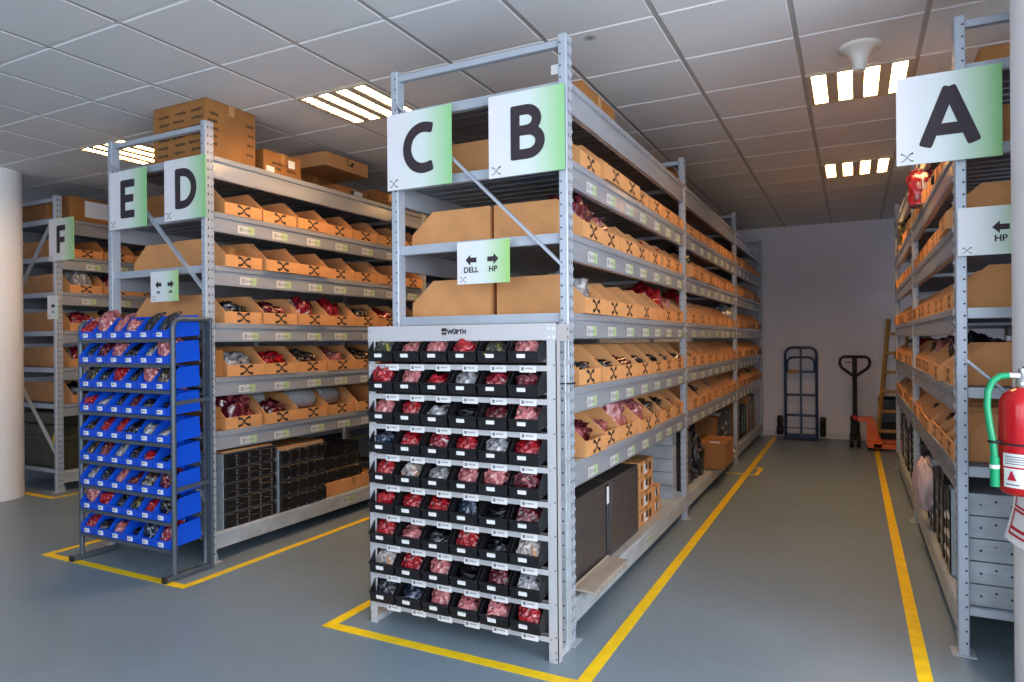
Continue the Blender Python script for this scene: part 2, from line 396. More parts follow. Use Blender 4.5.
for q, (j, i) in enumerate(LIGHTS):
    o = make_light() if proto_light is None else copy_tree(proto_light)
    proto_light = proto_light or o
    o.location = (OX + j * GX + .01, OY + i * GY + .01, HC - .0105)
    tag(o, names.get((j, i), 'four-strip ceiling light behind the C and B rack, %s along its row' % ('second' if i < 8 else 'farthest')), 'ceiling light', 'recessed four-strip ceiling lights')

s = MB(); s.lathe([(.115, 0), (.116, -.012), (.095, -.022), (.062, -.04), (.045, -.07), (.038, -.10), (.036, -.135), (.030, -.142)], (1.29, 1.36, HC), 28)
tag(obj('smoke_detector', s, M['white']), 'white funnel-shaped detector on the ceiling by the right aisle light', 'detector')

# ------------------------------------------------------------------ racks
H = 3.012
LV = [2.787, 2.402, 2.035, 1.638, 1.263, .892]
BH = [.155, .135, .135, .13, .13, .13]
DEP = 1.0638
def upright_mb(sx):
    # outer corner at x=0, flange runs to -sx*.045; front flange faces -y
    u = MB(); u.box((0, 0, .0), (-sx * .045, .07, H), 0, .004)
    z = .06
    while z < H - .03:
        u.disc((-sx * .033, -.0006, z), .0052, 'y', 1, 8)
        x = sx * .0006
        vs = [(x, .020, z - .010), (x, .028, z - .010), (x, .028, z + .010), (x, .020, z + .010)]
        u.add(vs, [(0, 1, 2, 3) if sx > 0 else (3, 2, 1, 0)], 1)
        vs = [(x, .046, z - .005), (x, .056, z - .005), (x, .056, z + .005), (x, .046, z + .005)]
        u.add(vs, [(0, 1, 2, 3) if sx > 0 else (3, 2, 1, 0)], 1)
        u.box((sx * .0, .058, z + .020), (sx * .0035, .068, z + .036), 0)   # punched lugs along the edge
        z += .057
    return u
UP = {s_: upright_mb(s_).mesh('upright', [M['post'], M['hole']]) for s_ in (1, -1)}
fb = MB(); fb.box((-.05, -.02, 0), (.05, .09, .006), 0, .002); fb.box((-.012, .08, .006), (.012, .086, .05)); FOOT = fb.mesh('foot_plate', [M['galv']])
# shelf tag: pale paper, green at its right, a few grey strokes of print
tg = MB()
tg.add([(0, -.075, -.028), (0, .015, -.028), (0, .015, .028), (0, -.075, .028)], [(0, 1, 2, 3)], 0)
tg.add([(0, .015, -.028), (0, .075, -.028), (0, .075, .028), (0, .015, .028)], [(0, 1, 2, 3)], 1)
for k in range(6):
    y = -.025 + k * .013
    tg.add([(.0006, y, -.009 - .002 * (k % 2)), (.0006, y + .006, -.007), (.0006, y + .006, .006 + .003 * (k % 3 == 0)), (.0006, y, .007)], [(0, 1, 2, 3)], 2)
tg.add([(.0006, -.058, -.016), (.0006, -.032, -.016), (.0006, -.032, .016), (.0006, -.058, .016)], [(0, 1, 2, 3)], 3)
M['tagsquare'] = mat('tag_grey_square', (.33, .34, .36), .6)
M['tagpaper'] = mat('tag_paper', (.58, .59, .58), .5)
M['taggreen'] = mat('tag_green_half', (.42, .55, .29), .5)
TAG = tg.mesh('shelf_tag', [M['tagpaper'], M['taggreen'], M['tagink'], M['tagsquare']])

def beam_mb(L, h):
    p = [(-.03, 0), (-.03, -h), (.0, -h), (.003, -h + .012), (-.002, -.052), (-.006, -.046), (-.006, -.040), (.008, -.034), (.008, -.004), (.004, 0)]
    m = MB(); m.prism(p, 'y', 0, L); return m
def deck_mb(L):
    m = MB(); m.box((-DEP + .06, 0, -.006), (-.032, L, -.001))
    n = int(L / .105)
    for k in range(n):
        y = (k + .5) * L / n
        m.prism([(y - .047, -.006), (y - .040, -.030), (y + .040, -.030), (y + .047, -.006)], 'x', -DEP + .06, -.032)
    return m
def base_mb(L):
    m = MB(); m.prism([(-.03, .2), (-.03, .085), (0, .085), (0, .185), (-.008, .2)], 'y', 0, L); return m

def rack(x_right, y0, posts, label, tagside, mirror_brace=False, no_upper=False, tags=7, tag_levels=(1, 2, 3, 4, 5)):
    t = thing('storage_rack', label, 'storage rack', (x_right, y0, 0), 0, 'long steel storage racks')
    for k, y in enumerate(posts):
        for sx, x in ((1, 0), (-1, -DEP)):
            up = link('upright', UP[sx], t, (x, y, 0))
            link('foot_plate', FOOT, up, (-sx * .022, 0, 0))
        m = MB(); m.box((-DEP + .045, .012, 2.955), (-.045, .05, 2.99), 0, .003); obj('top_bar', m, M['post'], t, (0, y, 0))
        m = MB(); m.box((-DEP + .045, .012, .19), (-.045, .05, .225), 0, .003); obj('bottom_bar', m, M['post'], t, (0, y, 0))
        zz = [((-DEP + .03, 2.84), (-.02, 1.86)), ((-DEP + .03, 1.40), (-.02, .42))]
        if mirror_brace: zz = [((-.03, 2.78), (-DEP + .03, 1.66)), ((-DEP + .03, 1.50), (-.03, .40))]
        for a, c in (zz[1 if no_upper else 0:] if k == 0 else ()):
            m = MB(); m.bar((a[0], .02, a[1]), (c[0], .02, c[1]), .012, .032, 0, (0, 1, 0)); m.disc((a[0] + .0, .012, a[1]), .01, 'y', 0); obj('brace', m, M['post'], t, (0, y - .014, 0))
        for li, z in enumerate(LV):
            m = MB(); m.box((-DEP + .045, .022, z - .052), (-.045, .06, z - .006), 0, .003); m.box((-DEP + .045, .02, z - .012), (-.045, .03, z - .002)); obj('side_rail', m, M['post'], t, (0, y, 0))
    for b in range(len(posts) - 1):
        ya, yb = posts[b] + .07, posts[b + 1]; L = yb - ya
        for li, z in enumerate(LV):
            for sx, x in ((1, 0), (-1, -DEP)):
                be = obj('beam', beam_mb(L, BH[li]), M['beam'], t, (x - sx * .004, ya if sx > 0 else yb, z), (0, 0, 0 if sx > 0 else PI))
                if (sx == tagside or tagside == 0) and li in tag_levels:
                    for k in range(tags):
                        
                        u = (.12 + (L - .145) * (k + .5) / tags) + rnd.uniform(-.03, .03)
                        link('shelf_tag', TAG, be, (.0028, u if sx > 0 else L - u, -.092))
            dk = obj('shelf_deck', deck_mb(L), M['deck'], t, (0, ya, z))
        for sx, x in ((1, 0), (-1, -DEP)):
            bb = obj('base_beam', base_mb(L), M['galv'], t, (x - sx * .004, ya if sx > 0 else yb, 0), (0, 0, 0 if sx > 0 else PI))
            if b == 0 and sx == tagside: link('shelf_tag', TAG, bb, (.0008, 1.35, .14))
        m = MB(); m.box((-DEP + .034, 0, .17), (-.034, L, .197)); obj('base_deck', m, M['galv'], t, (0, ya, 0))
    return t
RB = (0, 0); RD = (-2.628, .05); RF = (-5.89, .9)
rack(0, 0, [0, 2.56, 5.31, 7.84], 'central three-bay steel rack carrying the letter C and B signs', 1)
rack(-2.652, .05, [0, 2.56, 5.31, 7.8], 'long steel rack carrying the letter E and D signs, behind the blue bins', 1)
rack(-5.935, .9, [0, 2.56, 5.1], 'far steel rack carrying the letter F sign beside the round column', 1, True)
AX, AY = 1.678, .71
rack(AX + DEP, AY, [0, 2.56, 5.0], 'right-hand steel rack carrying the letter A sign behind the extinguisher', -1, False, True, 7, ())

# ------------------------------------------------------------------ cardboard shelf bins
def hopper(W, D, Hh, lip, run, t, front_t=None, taper=0.0):
    """open-top bin, open front above a low lip; front towards +x, base centre of the front edge at the origin"""
    m = MB(); ft = front_t or t
    prof = [(-D, 0), (0, 0), (0, lip), (-run, Hh), (-D, Hh)]
    for sgn in (-1, 1):
        y0 = sgn * W / 2; m.prism(prof, 'y', y0, y0 - sgn * t)
    m.box((-D, -W / 2 + t, 0), (0, W / 2 - t, t)); m.box((-D, -W / 2 + t, t), (-D + t, W / 2 - t, Hh)); m.box((-ft, -W / 2 + t, t), (0, W / 2 - t, lip))
    return m
def xlogo(m, x, cy, cz, w, h, mi):
    for sg in (1, -1):
        pts = []; ws = []
        for k in range(13):
            u = -1 + 2 * k / 12
            pts.append((cy + u * w / 2, cz + sg * h / 2 * math.tanh(2.3 * u) / .98))
            ws.append(.010 + .012 * abs(u) ** 1.2)
        m.stroke(pts, ws, 0, x, mi, '+x')
BW, BD, BHT = .328, .518, .207
cb = hopper(BW, BD, BHT, .082, .145, .005, .009); xlogo(cb, .0006, 0, .042, .112, .056, 1)
CBOX = cb.mesh('cardboard_shelf_bin', [M['card'], M['ink']])
cb = hopper(BW, BD, BHT, .082, .145, .005, .009); CBOX_PLAIN = cb.mesh('cardboard_shelf_bin', [M['card'], M['ink']])

# ------------------------------------------------------------------ bags and other contents
def bag_mesh(seed, sx, sy, sz, kind=0):
    r = random.Random(seed); off = Vector((r.uniform(0, 50), r.uniform(0, 50), r.uniform(0, 50)))
    nu, nv = 36, 20; vs = []; fs = []
    for i in range(nv + 1):
        th = PI * i / nv
        for k in range(nu):
            ph = 2 * PI * k / nu
            x, y, z = math.sin(th) * math.cos(ph), math.sin(th) * math.sin(ph), math.cos(th)
            ex = .75
            p = Vector([math.copysign(abs(c) ** ex, c) for c in (x, y, z)])
            d = 1 + .30 * noise.noise(p * 1.5 + off) + .22 * noise.noise(p * 3.4 + off) - .34 * abs(noise.noise(p * 4.6 + off)) + .16 * abs(noise.noise(p * 9 + off)) + .06
            q = p * d
            vs.append((q.x * sx / 2, q.y * sy / 2, max(-.36, q.z * .55) * sz + sz * .36))
    for i in range(nv):
        for k in range(nu): fs.append((i * nu + k, (i + 1) * nu + k, (i + 1) * nu + (k + 1) % nu, i * nu + (k + 1) % nu))
    m = MB(); m.add(vs, fs, 0, True)
    # two or three loose flaps / folded film ends sticking up
    for q in range(3):
        a = r.uniform(0, 2 * PI); c = Vector((math.cos(a) * sx * .28, math.sin(a) * sy * .28, sz * .62))
        dx = Vector((math.cos(a + 1.5), math.sin(a + 1.5), r.uniform(-.2, .3))) * sx * .22; up = Vector((r.uniform(-.3, .3) * sx, r.uniform(-.3, .3) * sy, sz * r.uniform(.10, .28)))
        g = [c - dx, c + dx, c + dx * 1.3 + up, c - dx * .6 + up * .8]
        m.add(g + [p + Vector((.002, .003, -.002)) for p in g], [(0, 1, 2, 3), (7, 6, 5, 4), (0, 4, 5, 1), (1, 5, 6, 2), (2, 6, 7, 3), (3, 7, 4, 0)], 0)
    m.v = [(max(-sx * .52, min(sx * .52, a)), max(-sy * .54, min(sy * .54, b_)), c_) for a, b_, c_ in m.v]
    return m
def pouch_mesh(seed, sx, sy, th):
    """a flat film pouch, creased and leaning back: closed pillow with ridged folds, resting on z = 0"""
    r = random.Random(seed); off = Vector((r.uniform(0, 50), r.uniform(0, 50), r.uniform(0, 50)))
    nu, nv = 20, 24; m = MB(); top = []; bot = []
    bend = r.uniform(.5, 1.1); lean = r.uniform(.22, .55); roll_ = r.uniform(-.5, .5); yaw_ = r.uniform(-.35, .35)
    tw = r.uniform(-.5, .5)
    for j in range(nv + 1):
        for i in range(nu + 1):
            a, b_ = -1 + 2 * i / nu, -1 + 2 * j / nv
            e = max(0.0, (1 - abs(a) ** 3)) * max(0.0, (1 - abs(b_) ** 3))
            q = Vector((a * 1.7, b_ * 2.1, 0)) + off
            w_ = (.55 - abs(noise.noise(q * 1.4))) * .030 + abs(noise.noise(q * 3.1)) * .014
            z = w_ + .022 * tw * a * b_ - bend * .024 * b_ * b_
            x_ = a * sx / 2 * (1 - .12 * abs(noise.noise(q * .9 + Vector((0, 0, 4))))); y_ = b_ * sy / 2
            top.append(Vector((x_, y_, z + th * e * .5 + .0008))); bot.append(Vector((x_, y_, z - th * e * .5 - .0008)))
    R_ = Matrix.Rotation(yaw_, 3, 'Z') @ Matrix.Rotation(roll_, 3, 'Y') @ Matrix.Rotation(lean, 3, 'X')
    vs = [R_ @ p for p in top + bot]; n = len(top); W = nu + 1; fs = []
    for j in range(nv):
        for i in range(nu):
            k = j * W + i; fs.append((k, k + 1, k + 1 + W, k + W)); fs.append((n + k, n + k + W, n + k + 1 + W, n + k + 1))
    rim = [i for i in range(W)] + [j * W + nu for j in range(1, nv + 1)] + [nv * W + i for i in range(nu - 1, -1, -1)] + [j * W for j in range(nv - 1, 0, -1)]
    for a, b_ in zip(rim, rim[1:] + rim[:1]): fs.append((a, n + a, n + b_, b_))
    zmin = min(v.z for v in vs); vs = [(max(-.064, min(.064, v.x)), max(-.082, min(.082, v.y)), v.z - zmin) for v in vs]
    m.add(vs, fs, 0, True); return m
SMALL = [bag_mesh(11 + i, .125, .145, .080) for i in range(3)] + [pouch_mesh(70 + i, .122, .150, .036) for i in range(6)]
LARGE = [bag_mesh(41 + i, .25, .265, .15) for i in range(6)]
cache = {}
def bag_data(size, var, col):
    k = (size, var, col)
    if k not in cache: cache[k] = (SMALL if size == 's' else LARGE)[var].mesh('parts_bag', [BAG[col][0]])
    return cache[k]
def coil_mb(R, seed):
    r = random.Random(seed); m = MB()
    for q in range(4):
        ph = r.uniform(0, 6); tx, ty = r.uniform(-.35, .35), r.uniform(-.35, .35)
        pts = []
        for k in range(21):
            a = ph + 2 * PI * k / 20 * .97; x, y = R * math.cos(a) * r.uniform(.93, 1.05), R * math.sin(a) * r.uniform(.93, 1.05)
            pts.append((x, y * 1.1, R * .55 + x * tx + y * ty + q * .004))
        m.tube(pts, .005, 6)
    m.box((-.012, R * .85, R * .35), (.012, R * 1.15, R * .7), 0, .003)
    return m
COILS = [coil_mb(.05, i) for i in range(3)]
def put_bag(size, col, loc, rz, label, group, scale=(1, 1, 1), tilt=0, var=None):
    v = rnd.choice((0, 1, 2, 3, 4, 5, 6, 7, 8, 3, 5, 7)) if size == 's' else rnd.randrange(6) if var is None else var
    o = link('parts_bag', bag_data(size, v, col), None, loc, (tilt, 0, rz), scale)
    return tag(o, label, 'bag', group)
COILM = {}
def put_coil(loc, rz, label, group, m='blackplastic', scale=1.0):
    v = rnd.randrange(3)
    if (v, m) not in COILM: COILM[(v, m)] = COILS[v].mesh('cable_coil', [M[m]])
    return tag(link('cable_coil', COILM[(v, m)], None, loc, (0, 0, rz), (scale,) * 3), label, 'cable', group)

# ------------------------------------------------------------------ fill the racks with bins
BAYN = ['front', 'middle', 'rear']
def fill(letter, xf, y0, posts, face, bays, levels, n=7, skip=(), nmax=None):
    """rows of bins on one aisle face; face=+1 bins open to +x, -1 to -x"""
    place = {}
    for b in range(bays):
        ya, yb = posts[b] + (.19 if letter == 'B' else .15), posts[b + 1] - .025
        pitch = (yb - ya) / n
        for lv in levels:
            for k in range(n if nmax is None else min(n, nmax)):
                if (b, lv, k) in skip: continue
                y = y0 + ya + pitch * (k + .5) + rnd.uniform(-.006, .006)
                dx = rnd.uniform(-.012, .012) if rnd.random() < .8 else rnd.uniform(0, .03)
                x = xf + face * (-.006 + dx)
                plain = (letter == 'B' and (b, lv, k) == (0, 3, 4))
                o = link('cardboard_shelf_bin', CBOX_PLAIN if plain else CBOX, None, (x, y, LV[lv] + .001), (0, 0, (0 if face > 0 else PI) + rnd.uniform(-.012, .012)))
                tag(o, 'open-front cardboard bin, %s from the front on the %s shelf, %s bay under sign %s' % (ORD[k + 1], ORD[lv + 1], BAYN[b], letter), 'cardboard bin', 'cardboard bins in the rack under sign %s' % letter)
                place[(b, lv, k)] = (x, y, LV[lv] + .007, face)
    return place
CBP = fill('B', 0, 0, [0, 2.56, 5.31, 7.84], 1, 3, (1, 2, 3, 4, 5))
DP = fill('D', -2.645, .05, [0, 2.56, 5.31, 7.8], 1, 1, (1, 2, 3, 4, 5))
FP = fill('F', -5.935, .9, [0, 2.56, 5.1], 1, 1, (1, 2, 3, 4, 5), nmax=4)
AP = fill('A', AX, AY, [0, 2.56, 5.0], -1, 2, (1, 2, 3, 4, 5))
# bins of the opposite aisle face, their plain sides seen at the rack ends
sign_f = 'sign F, left half'
for letter, xl, y0, lvs in (('C', -DEP, 0, (1, 2, 3, 4, 5)), ('E', -2.628 - DEP, .05, (1, 2, 3)), ('G', -5.935 - DEP, .9, (1, 2, 3, 4, 5))):
    for lv in lvs:
        o = link('cardboard_shelf_bin', CBOX, None, (xl + .012, y0 + .345, LV[lv] + .001), (0, 0, PI))
        wh = 'sign %s' % letter if letter != 'G' else sign_f
        tag(o, 'cardboard bin seen side-on, %s shelf, rack end of %s' % (ORD[lv + 1], wh), 'cardboard bin', 'side-on cardboard bins at the rack ends')

def content(P, letter, b, lv, k, col, size='l', sc=(1, 1, 1), back=.19, extra=''):
    if (b, lv, k) not in P: return
    x, y, z, face = P[(b, lv, k)]
    lk = BAG[col][1]
    put_bag(size, col, (x - face * back, y, z), rnd.uniform(-.12, .12) + PI * rnd.randrange(2),
            '%s bag in the %s bin, %s shelf, %s bay under sign %s' % (lk, ORD[k + 1], ORD[lv + 1], BAYN[b], letter), 'parts bags in the cardboard bins', (sc[0] * 1.05, min(sc[1], 1.05), sc[2] * 1.3))
C = content
# under sign B
C(CBP, 'B', 0, 2, 0, 'maroon', sc=(1.1, 1.05, 1.35)); C(CBP, 'B', 0, 2, 1, 'pink', sc=(1, 1, 1.1)); C(CBP, 'B', 0, 2, 2, 'clear', sc=(.8, .8, .9)); C(CBP, 'B', 0, 2, 4, 'red', sc=(.9, 1, .9)); C(CBP, 'B', 0, 2, 5, 'red', sc=(.8, .9, .9))
C(CBP, 'B', 0, 3, 0, 'clear', sc=(1.1, 1.1, 1.15), back=.21); C(CBP, 'B', 0, 3, 5, 'red', sc=(1.0, 1, 1.45), back=.2); C(CBP, 'B', 0, 3, 6, 'pink', sc=(.8, .8, 1.1))
for k, c in enumerate(('dark', 'dark', 'maroon', 'brown', 'dark', 'dark', 'brown')): C(CBP, 'B', 0, 4, k, c, sc=(1.1, 1, .68), back=.17)
C(CBP, 'B', 0, 5, 0, 'maroon', sc=(1.1, 1.0, .95), back=.2); C(CBP, 'B', 0, 5, 1, 'pink', sc=(.9, .9, .75), back=.16); C(CBP, 'B', 0, 5, 2, 'pink', sc=(1.2, 1.05, 1.35), back=.2); C(CBP, 'B', 0, 5, 3, 'pink', sc=(1.1, 1.0, 1.1), back=.2); C(CBP, 'B', 0, 5, 4, 'brown', sc=(1.1, 1, .9)); C(CBP, 'B', 0, 5, 5, 'dark', sc=(1, 1, .9)); C(CBP, 'B', 0, 5, 6, 'pink', sc=(1, .9, .7))
C(CBP, 'B', 1, 3, 0, 'red', sc=(.9, .9, 1.5), back=.2); C(CBP, 'B', 1, 2, 0, 'dark', sc=(1, 1, 1.3)); C(CBP, 'B', 1, 2, 1, 'brown', sc=(1, 1, 1.0)); C(CBP, 'B', 1, 3, 6, 'clear', sc=(1, 1, 1.3), back=.14)
for k in (1, 3, 5): C(CBP, 'B', 1, 5, k, ('brown', 'clear', 'clear')[k // 2], sc=(1, 1, .9), back=.2)
for k in (0, 2, 4): C(CBP, 'B', 1, 4, k, 'brown', sc=(1, 1, .7))
for k in (1, 4): C(CBP, 'B', 2, 5, k, 'brown', sc=(1, 1, .9))
# under sign D
for k, c in enumerate(('dark', 'maroon', 'mix', 'red', 'brown', 'red')): C(DP, 'D', 0, 3, k, c, sc=(1, .95, 1.12 if k in (2, 3) else .85), back=.2)
for k, c in enumerate(('clear', 'red', 'brown', 'pink', 'brown', 'dark')): C(DP, 'D', 0, 4, k, c, sc=(1.05, .95, .85), back=.2)
C(DP, 'D', 0, 5, 0, 'maroon', sc=(1.25, 1.05, 1.3), back=.19, extra='n'); C(DP, 'D', 0, 5, 1, 'maroon', sc=(1, .95, .8), back=.18)
# under sign F and A
C(FP, 'F', 0, 2, 0, 'clear', sc=(1, .95, 1.35), back=.17); C(FP, 'F', 0, 2, 1, 'maroon', sc=(1, 1, 1)); C(FP, 'F', 0, 3, 0, 'mix', sc=(1, .9, 1.0)); C(FP, 'F', 0, 3, 1, 'brown', sc=(.9, 1, 1.2)); C(FP, 'F', 0, 4, 0, 'mix', sc=(1, 1, 1)); C(FP, 'F', 0, 5, 0, 'dark', sc=(1, 1, 1))
for k, c in ((1, 'dark'), (2, 'maroon'), (4, 'pink'), (5, 'brown')): C(AP, 'A', 0, 4, k, c, sc=(1, 1, 1.25), back=.2)
for k, c in ((1, 'red'), (3, 'clear'), (5, 'dark')): C(AP, 'A', 1, 4, k, c, sc=(1, 1, 1.2), back=.2)
for k, c in ((2, 'brown'), (4, 'brown')): C(AP, 'A', 0, 5, k, c, sc=(1, 1, .8), back=.2)
for k, c in ((1, 'dark'), (3, 'brown'), (5, 'maroon')): C(AP, 'A', 1, 5, k, c, sc=(1, 1, 1.0), back=.2)
C(AP, 'A', 0, 1, 4, 'mix', sc=(1.2, 1.1, 1.5), back=.08); C(AP, 'A', 0, 1, 2, 'dark', sc=(1, 1, 1.5), back=.12); C(AP, 'A', 0, 1, 3, 'clear', sc=(.9, 1, 1.5), back=.2); C(AP, 'A', 1, 1, 3, 'yellow', sc=(1, 1, 1.5), back=.1)

# foam rolls in two of the bins under D, a divider sheet, a small carton in another
def roll(loc, r, l, rz, label):
    m = MB(); m.lathe([(r * .35, -l / 2), (r * .9, -l / 2), (r, -l / 2 + .012), (r * 1.03, 0), (r, l / 2 - .012), (r * .9, l / 2), (r * .35, l / 2)], (0, 0, 0), 18, 0, 'x')
    tag(obj('foam_roll', m, M['foam'], None, loc, (0, 0, rz)), label, 'roll', 'grey foam rolls in the bins')
x, y, z, _ = DP[(0, 5, 0)]
x, y, z, _ = DP[(0, 5, 2)]; roll((x - .17, y, z + .14), .075, .25, 1.4, 'grey foam roll in the third bin above the black servers')
x, y, z, _ = DP[(0, 5, 3)]; roll((x - .17, y - .03, z + .14), .075, .24, 1.65, 'grey foam roll in the fourth bin above the black servers')
x, y, z, _ = DP[(0, 5, 1)]; roll((x - .30, y - .05, z + .16), .062, .2, 1.3, 'small grey foam roll behind the pink bag above the servers')
x, y, z, _ = DP[(0, 5, 2)]
m = MB(); m.prism([(-.33, .03), (-.03, .03), (-.03, .10), (-.14, .20), (-.33, .20)], 'y', -.004, .004)
tag(obj('divider_sheet', m, M['paper'], None, (x, y - .158, z)), 'white divider sheet standing in the third bin above the servers', 'sheet')

# ------------------------------------------------------------------ cartons
def carton(name, a, b, label, cat='cardboard box', group=None, mt='card2', prints=(), rotz=0, labels=(), gap=True, tape_=True):
    """closed carton between corners; lid seam, tape, optional printed strokes / white labels on -y or +x faces"""
    c = ((a[0] + b[0]) / 2, (a[1] + b[1]) / 2, a[2]); hx, hy, hz = abs(b[0] - a[0]) / 2, abs(b[1] - a[1]) / 2, b[2] - a[2]
    t = thing(name, label, cat, c, rotz, group)
    m = MB(); m.box((-hx, -hy, 0), (hx, hy, hz), 0, .004)
    for face, u, v, w_, h_ in prints:
        if face == '-y': m.add([(u - w_ / 2, -hy - .0006, v - h_ / 2), (u + w_ / 2, -hy - .0006, v - h_ / 2), (u + w_ / 2, -hy - .0006, v + h_ / 2), (u - w_ / 2, -hy - .0006, v + h_ / 2)], [(0, 1, 2, 3)], 1)
        else: m.add([(hx + .0006, u - w_ / 2, v - h_ / 2), (hx + .0006, u + w_ / 2, v - h_ / 2), (hx + .0006, u + w_ / 2, v + h_ / 2), (hx + .0006, u - w_ / 2, v + h_ / 2)], [(0, 1, 2, 3)], 1)
    obj('body', m, [M[mt], M['ink']], t)
    f = MB()
    for sg in (-1, 1): f.box((-hx + .002, sg * .0015, hz), (hx - .002, sg * (hy - .002), hz + .003))
    obj('flap', f, M[mt], t)
    if tape_:
        k = MB(); k.box((-hx - .0008, -.024, hz + .003), (hx + .0008, .024, hz + .0038)); k.box((hx, -.024, hz - .07), (hx + .0012, .024, hz + .0038)); k.box((-hx - .0012, -.024, hz - .07), (-hx, .024, hz + .0038)); obj('tape', k, M['tape'], t)
    for face, u, v, w_, h_ in labels:
        l = MB()
        if face == '-y': l.box((u - w_ / 2, -hy - .0012, v - h_ / 2), (u + w_ / 2, -hy - .0002, v + h_ / 2))
        elif face == '-x': l.box((-hx - .0012, u - w_ / 2, v - h_ / 2), (-hx - .0002, u + w_ / 2, v + h_ / 2))
        else: l.box((hx + .0002, u - w_ / 2, v - h_ / 2), (hx + .0012, u + w_ / 2, v + h_ / 2))
        obj('paper_label', l, M['paper'], t)
    return t
def stroke_rows(face, rows, cols, u0, u1, v0, v1):
    r = random.Random(3); out = []
    for i in range(rows):
        for j in range(cols):
            u = u0 + (u1 - u0) * (j + .5 + r.uniform(-.1, .1)) / cols; v = v0 + (v1 - v0) * (i + .5) / rows
            L = (u1 - u0) / cols * .68
            for q in range(6): out.append((face, u - L / 2 + L * (q + .5) / 6, v + r.uniform(-.003, .003) + .004 * j, L / 6 * .72, r.uniform(.012, .022)))
    return out
ZT = LV[0] + .001
carton('cardboard_carton', (-3.285, .12, ZT), (-2.725, .55, 3.194), 'big printed orange-brown carton on top of the rack above sign D', prints=stroke_rows('-y', 6, 3, -.25, .26, .03, .36) + stroke_rows('+x', 5, 1, -.21, -.10, .08, .34) + stroke_rows('+x', 4, 1, .12, .21, .06, .34))
carton('cardboard_carton', (-3.05, .65, ZT), (-2.75, 1.04, 2.98), 'small orange carton with white labels right of the big printed carton', mt='card2', labels=[('+x', .09, .13, .07, .06), ('+x', -.13, .05, .08, .045)], prints=stroke_rows('+x', 2, 2, -.15, .17, .05, .12), tape_=True)
carton('cardboard_carton', (-3.15, 1.50, ZT), (-2.78, 1.90, 2.885), 'low carton with a white label lying under the flat lidded box', labels=[('+x', .06, .05, .16, .06)])
carton('cardboard_carton', (-3.45, 1.36, ZT), (-3.18, 1.96, 3.030), 'shadowed brown carton supporting the flat lidded box')
carton('cardboard_carton', (-3.35, 1.38, 3.033), (-2.80, 1.95, 3.15), 'flat lidded brown box with a black mark, topmost beside the ceiling', mt='card', prints=[('+x', .06, .07, .018, .05), ('+x', .04, .06, .05, .016), ('+x', .07, .08, .05, .014)])
carton('cardboard_carton', (-3.2, 2.0, ZT), (-2.76, 2.45, 2.93), 'brown carton at the far end of the rack top near sign C', mt='card2', prints=stroke_rows('+x', 2, 2, -.15, .15, .03, .1))
carton('cardboard_carton', (-.45, .16, ZT), (-.13, .5, 2.845), 'low flat brown carton on the rack top behind sign B', mt='card2', labels=[('-y', .16, .12, .04, .05)])
carton('cardboard_carton', (-.5, .56, ZT), (-.13, 1.15, 2.99), 'taller brown carton on the rack top just behind the first post', mt='card2')
carton('cardboard_carton', (-.62, 1.75, ZT), (-.14, 2.2, 2.93), 'squat brown carton on the rack top halfway along the front bay', mt='card2')
carton('cardboard_carton', (-.6, 2.75, ZT), (-.15, 3.2, 3.0), 'brown carton on the rack top just past the second post', mt='card2')
carton('cardboard_carton', (-.6, 3.5, ZT), (-.15, 4.1, 2.92), 'low brown carton on the middle bay top of rack B', mt='card2')
carton('cardboard_carton', (-6.75, 1.0, ZT), (-6.25, 1.4, 3.0), 'dark brown carton on the rack top beside the round column', mt='card2')
carton('cardboard_carton', (-6.15, 1.05, ZT), (-5.93, 1.9, 3.03), 'brown carton with a large white paper, above sign F', mt='card2', labels=[('+x', -.12, .13, .32, .17)])
carton('cardboard_carton', (-6.35, 2.05, ZT), (-5.95, 2.6, 3.0), 'brown carton behind the white-papered carton on rack F', mt='card2')
carton('cardboard_carton', (1.86, 1.3, ZT), (2.25, 1.8, 3.05), 'brown carton on the rack top behind sign A', mt='card2')
carton('cardboard_carton', (1.80, 2.2, ZT), (2.3, 2.8, 2.98), 'second brown carton on the rack top behind sign A', mt='card2')
x, y, z, _ = DP[(0, 2, 0)]
carton('cardboard_carton', (x - .30, y - .12, z), (x - .13, y + .12, z + .145), 'small taped carton inside the first bin under sign D', mt='card2')
for k in range(2):
    carton('small_carton', (-3.05, .135, LV[5] + .002 + k * .082), (-2.70, .205, LV[5] + .080 + k * .082), 'slim brown carton, %s of two wedged between post and first bin above the servers' % ('lower', 'upper')[k], 'cardboard box', 'slim cartons under sign D', 'card2', tape_=False)
carton('small_carton', (-3.05, .135, LV[4] + .002), (-2.67, .205, LV[4] + .185), 'tall slim brown carton wedged beside the first bin on the fifth shelf', 'cardboard box', None, 'card2', tape_=False)

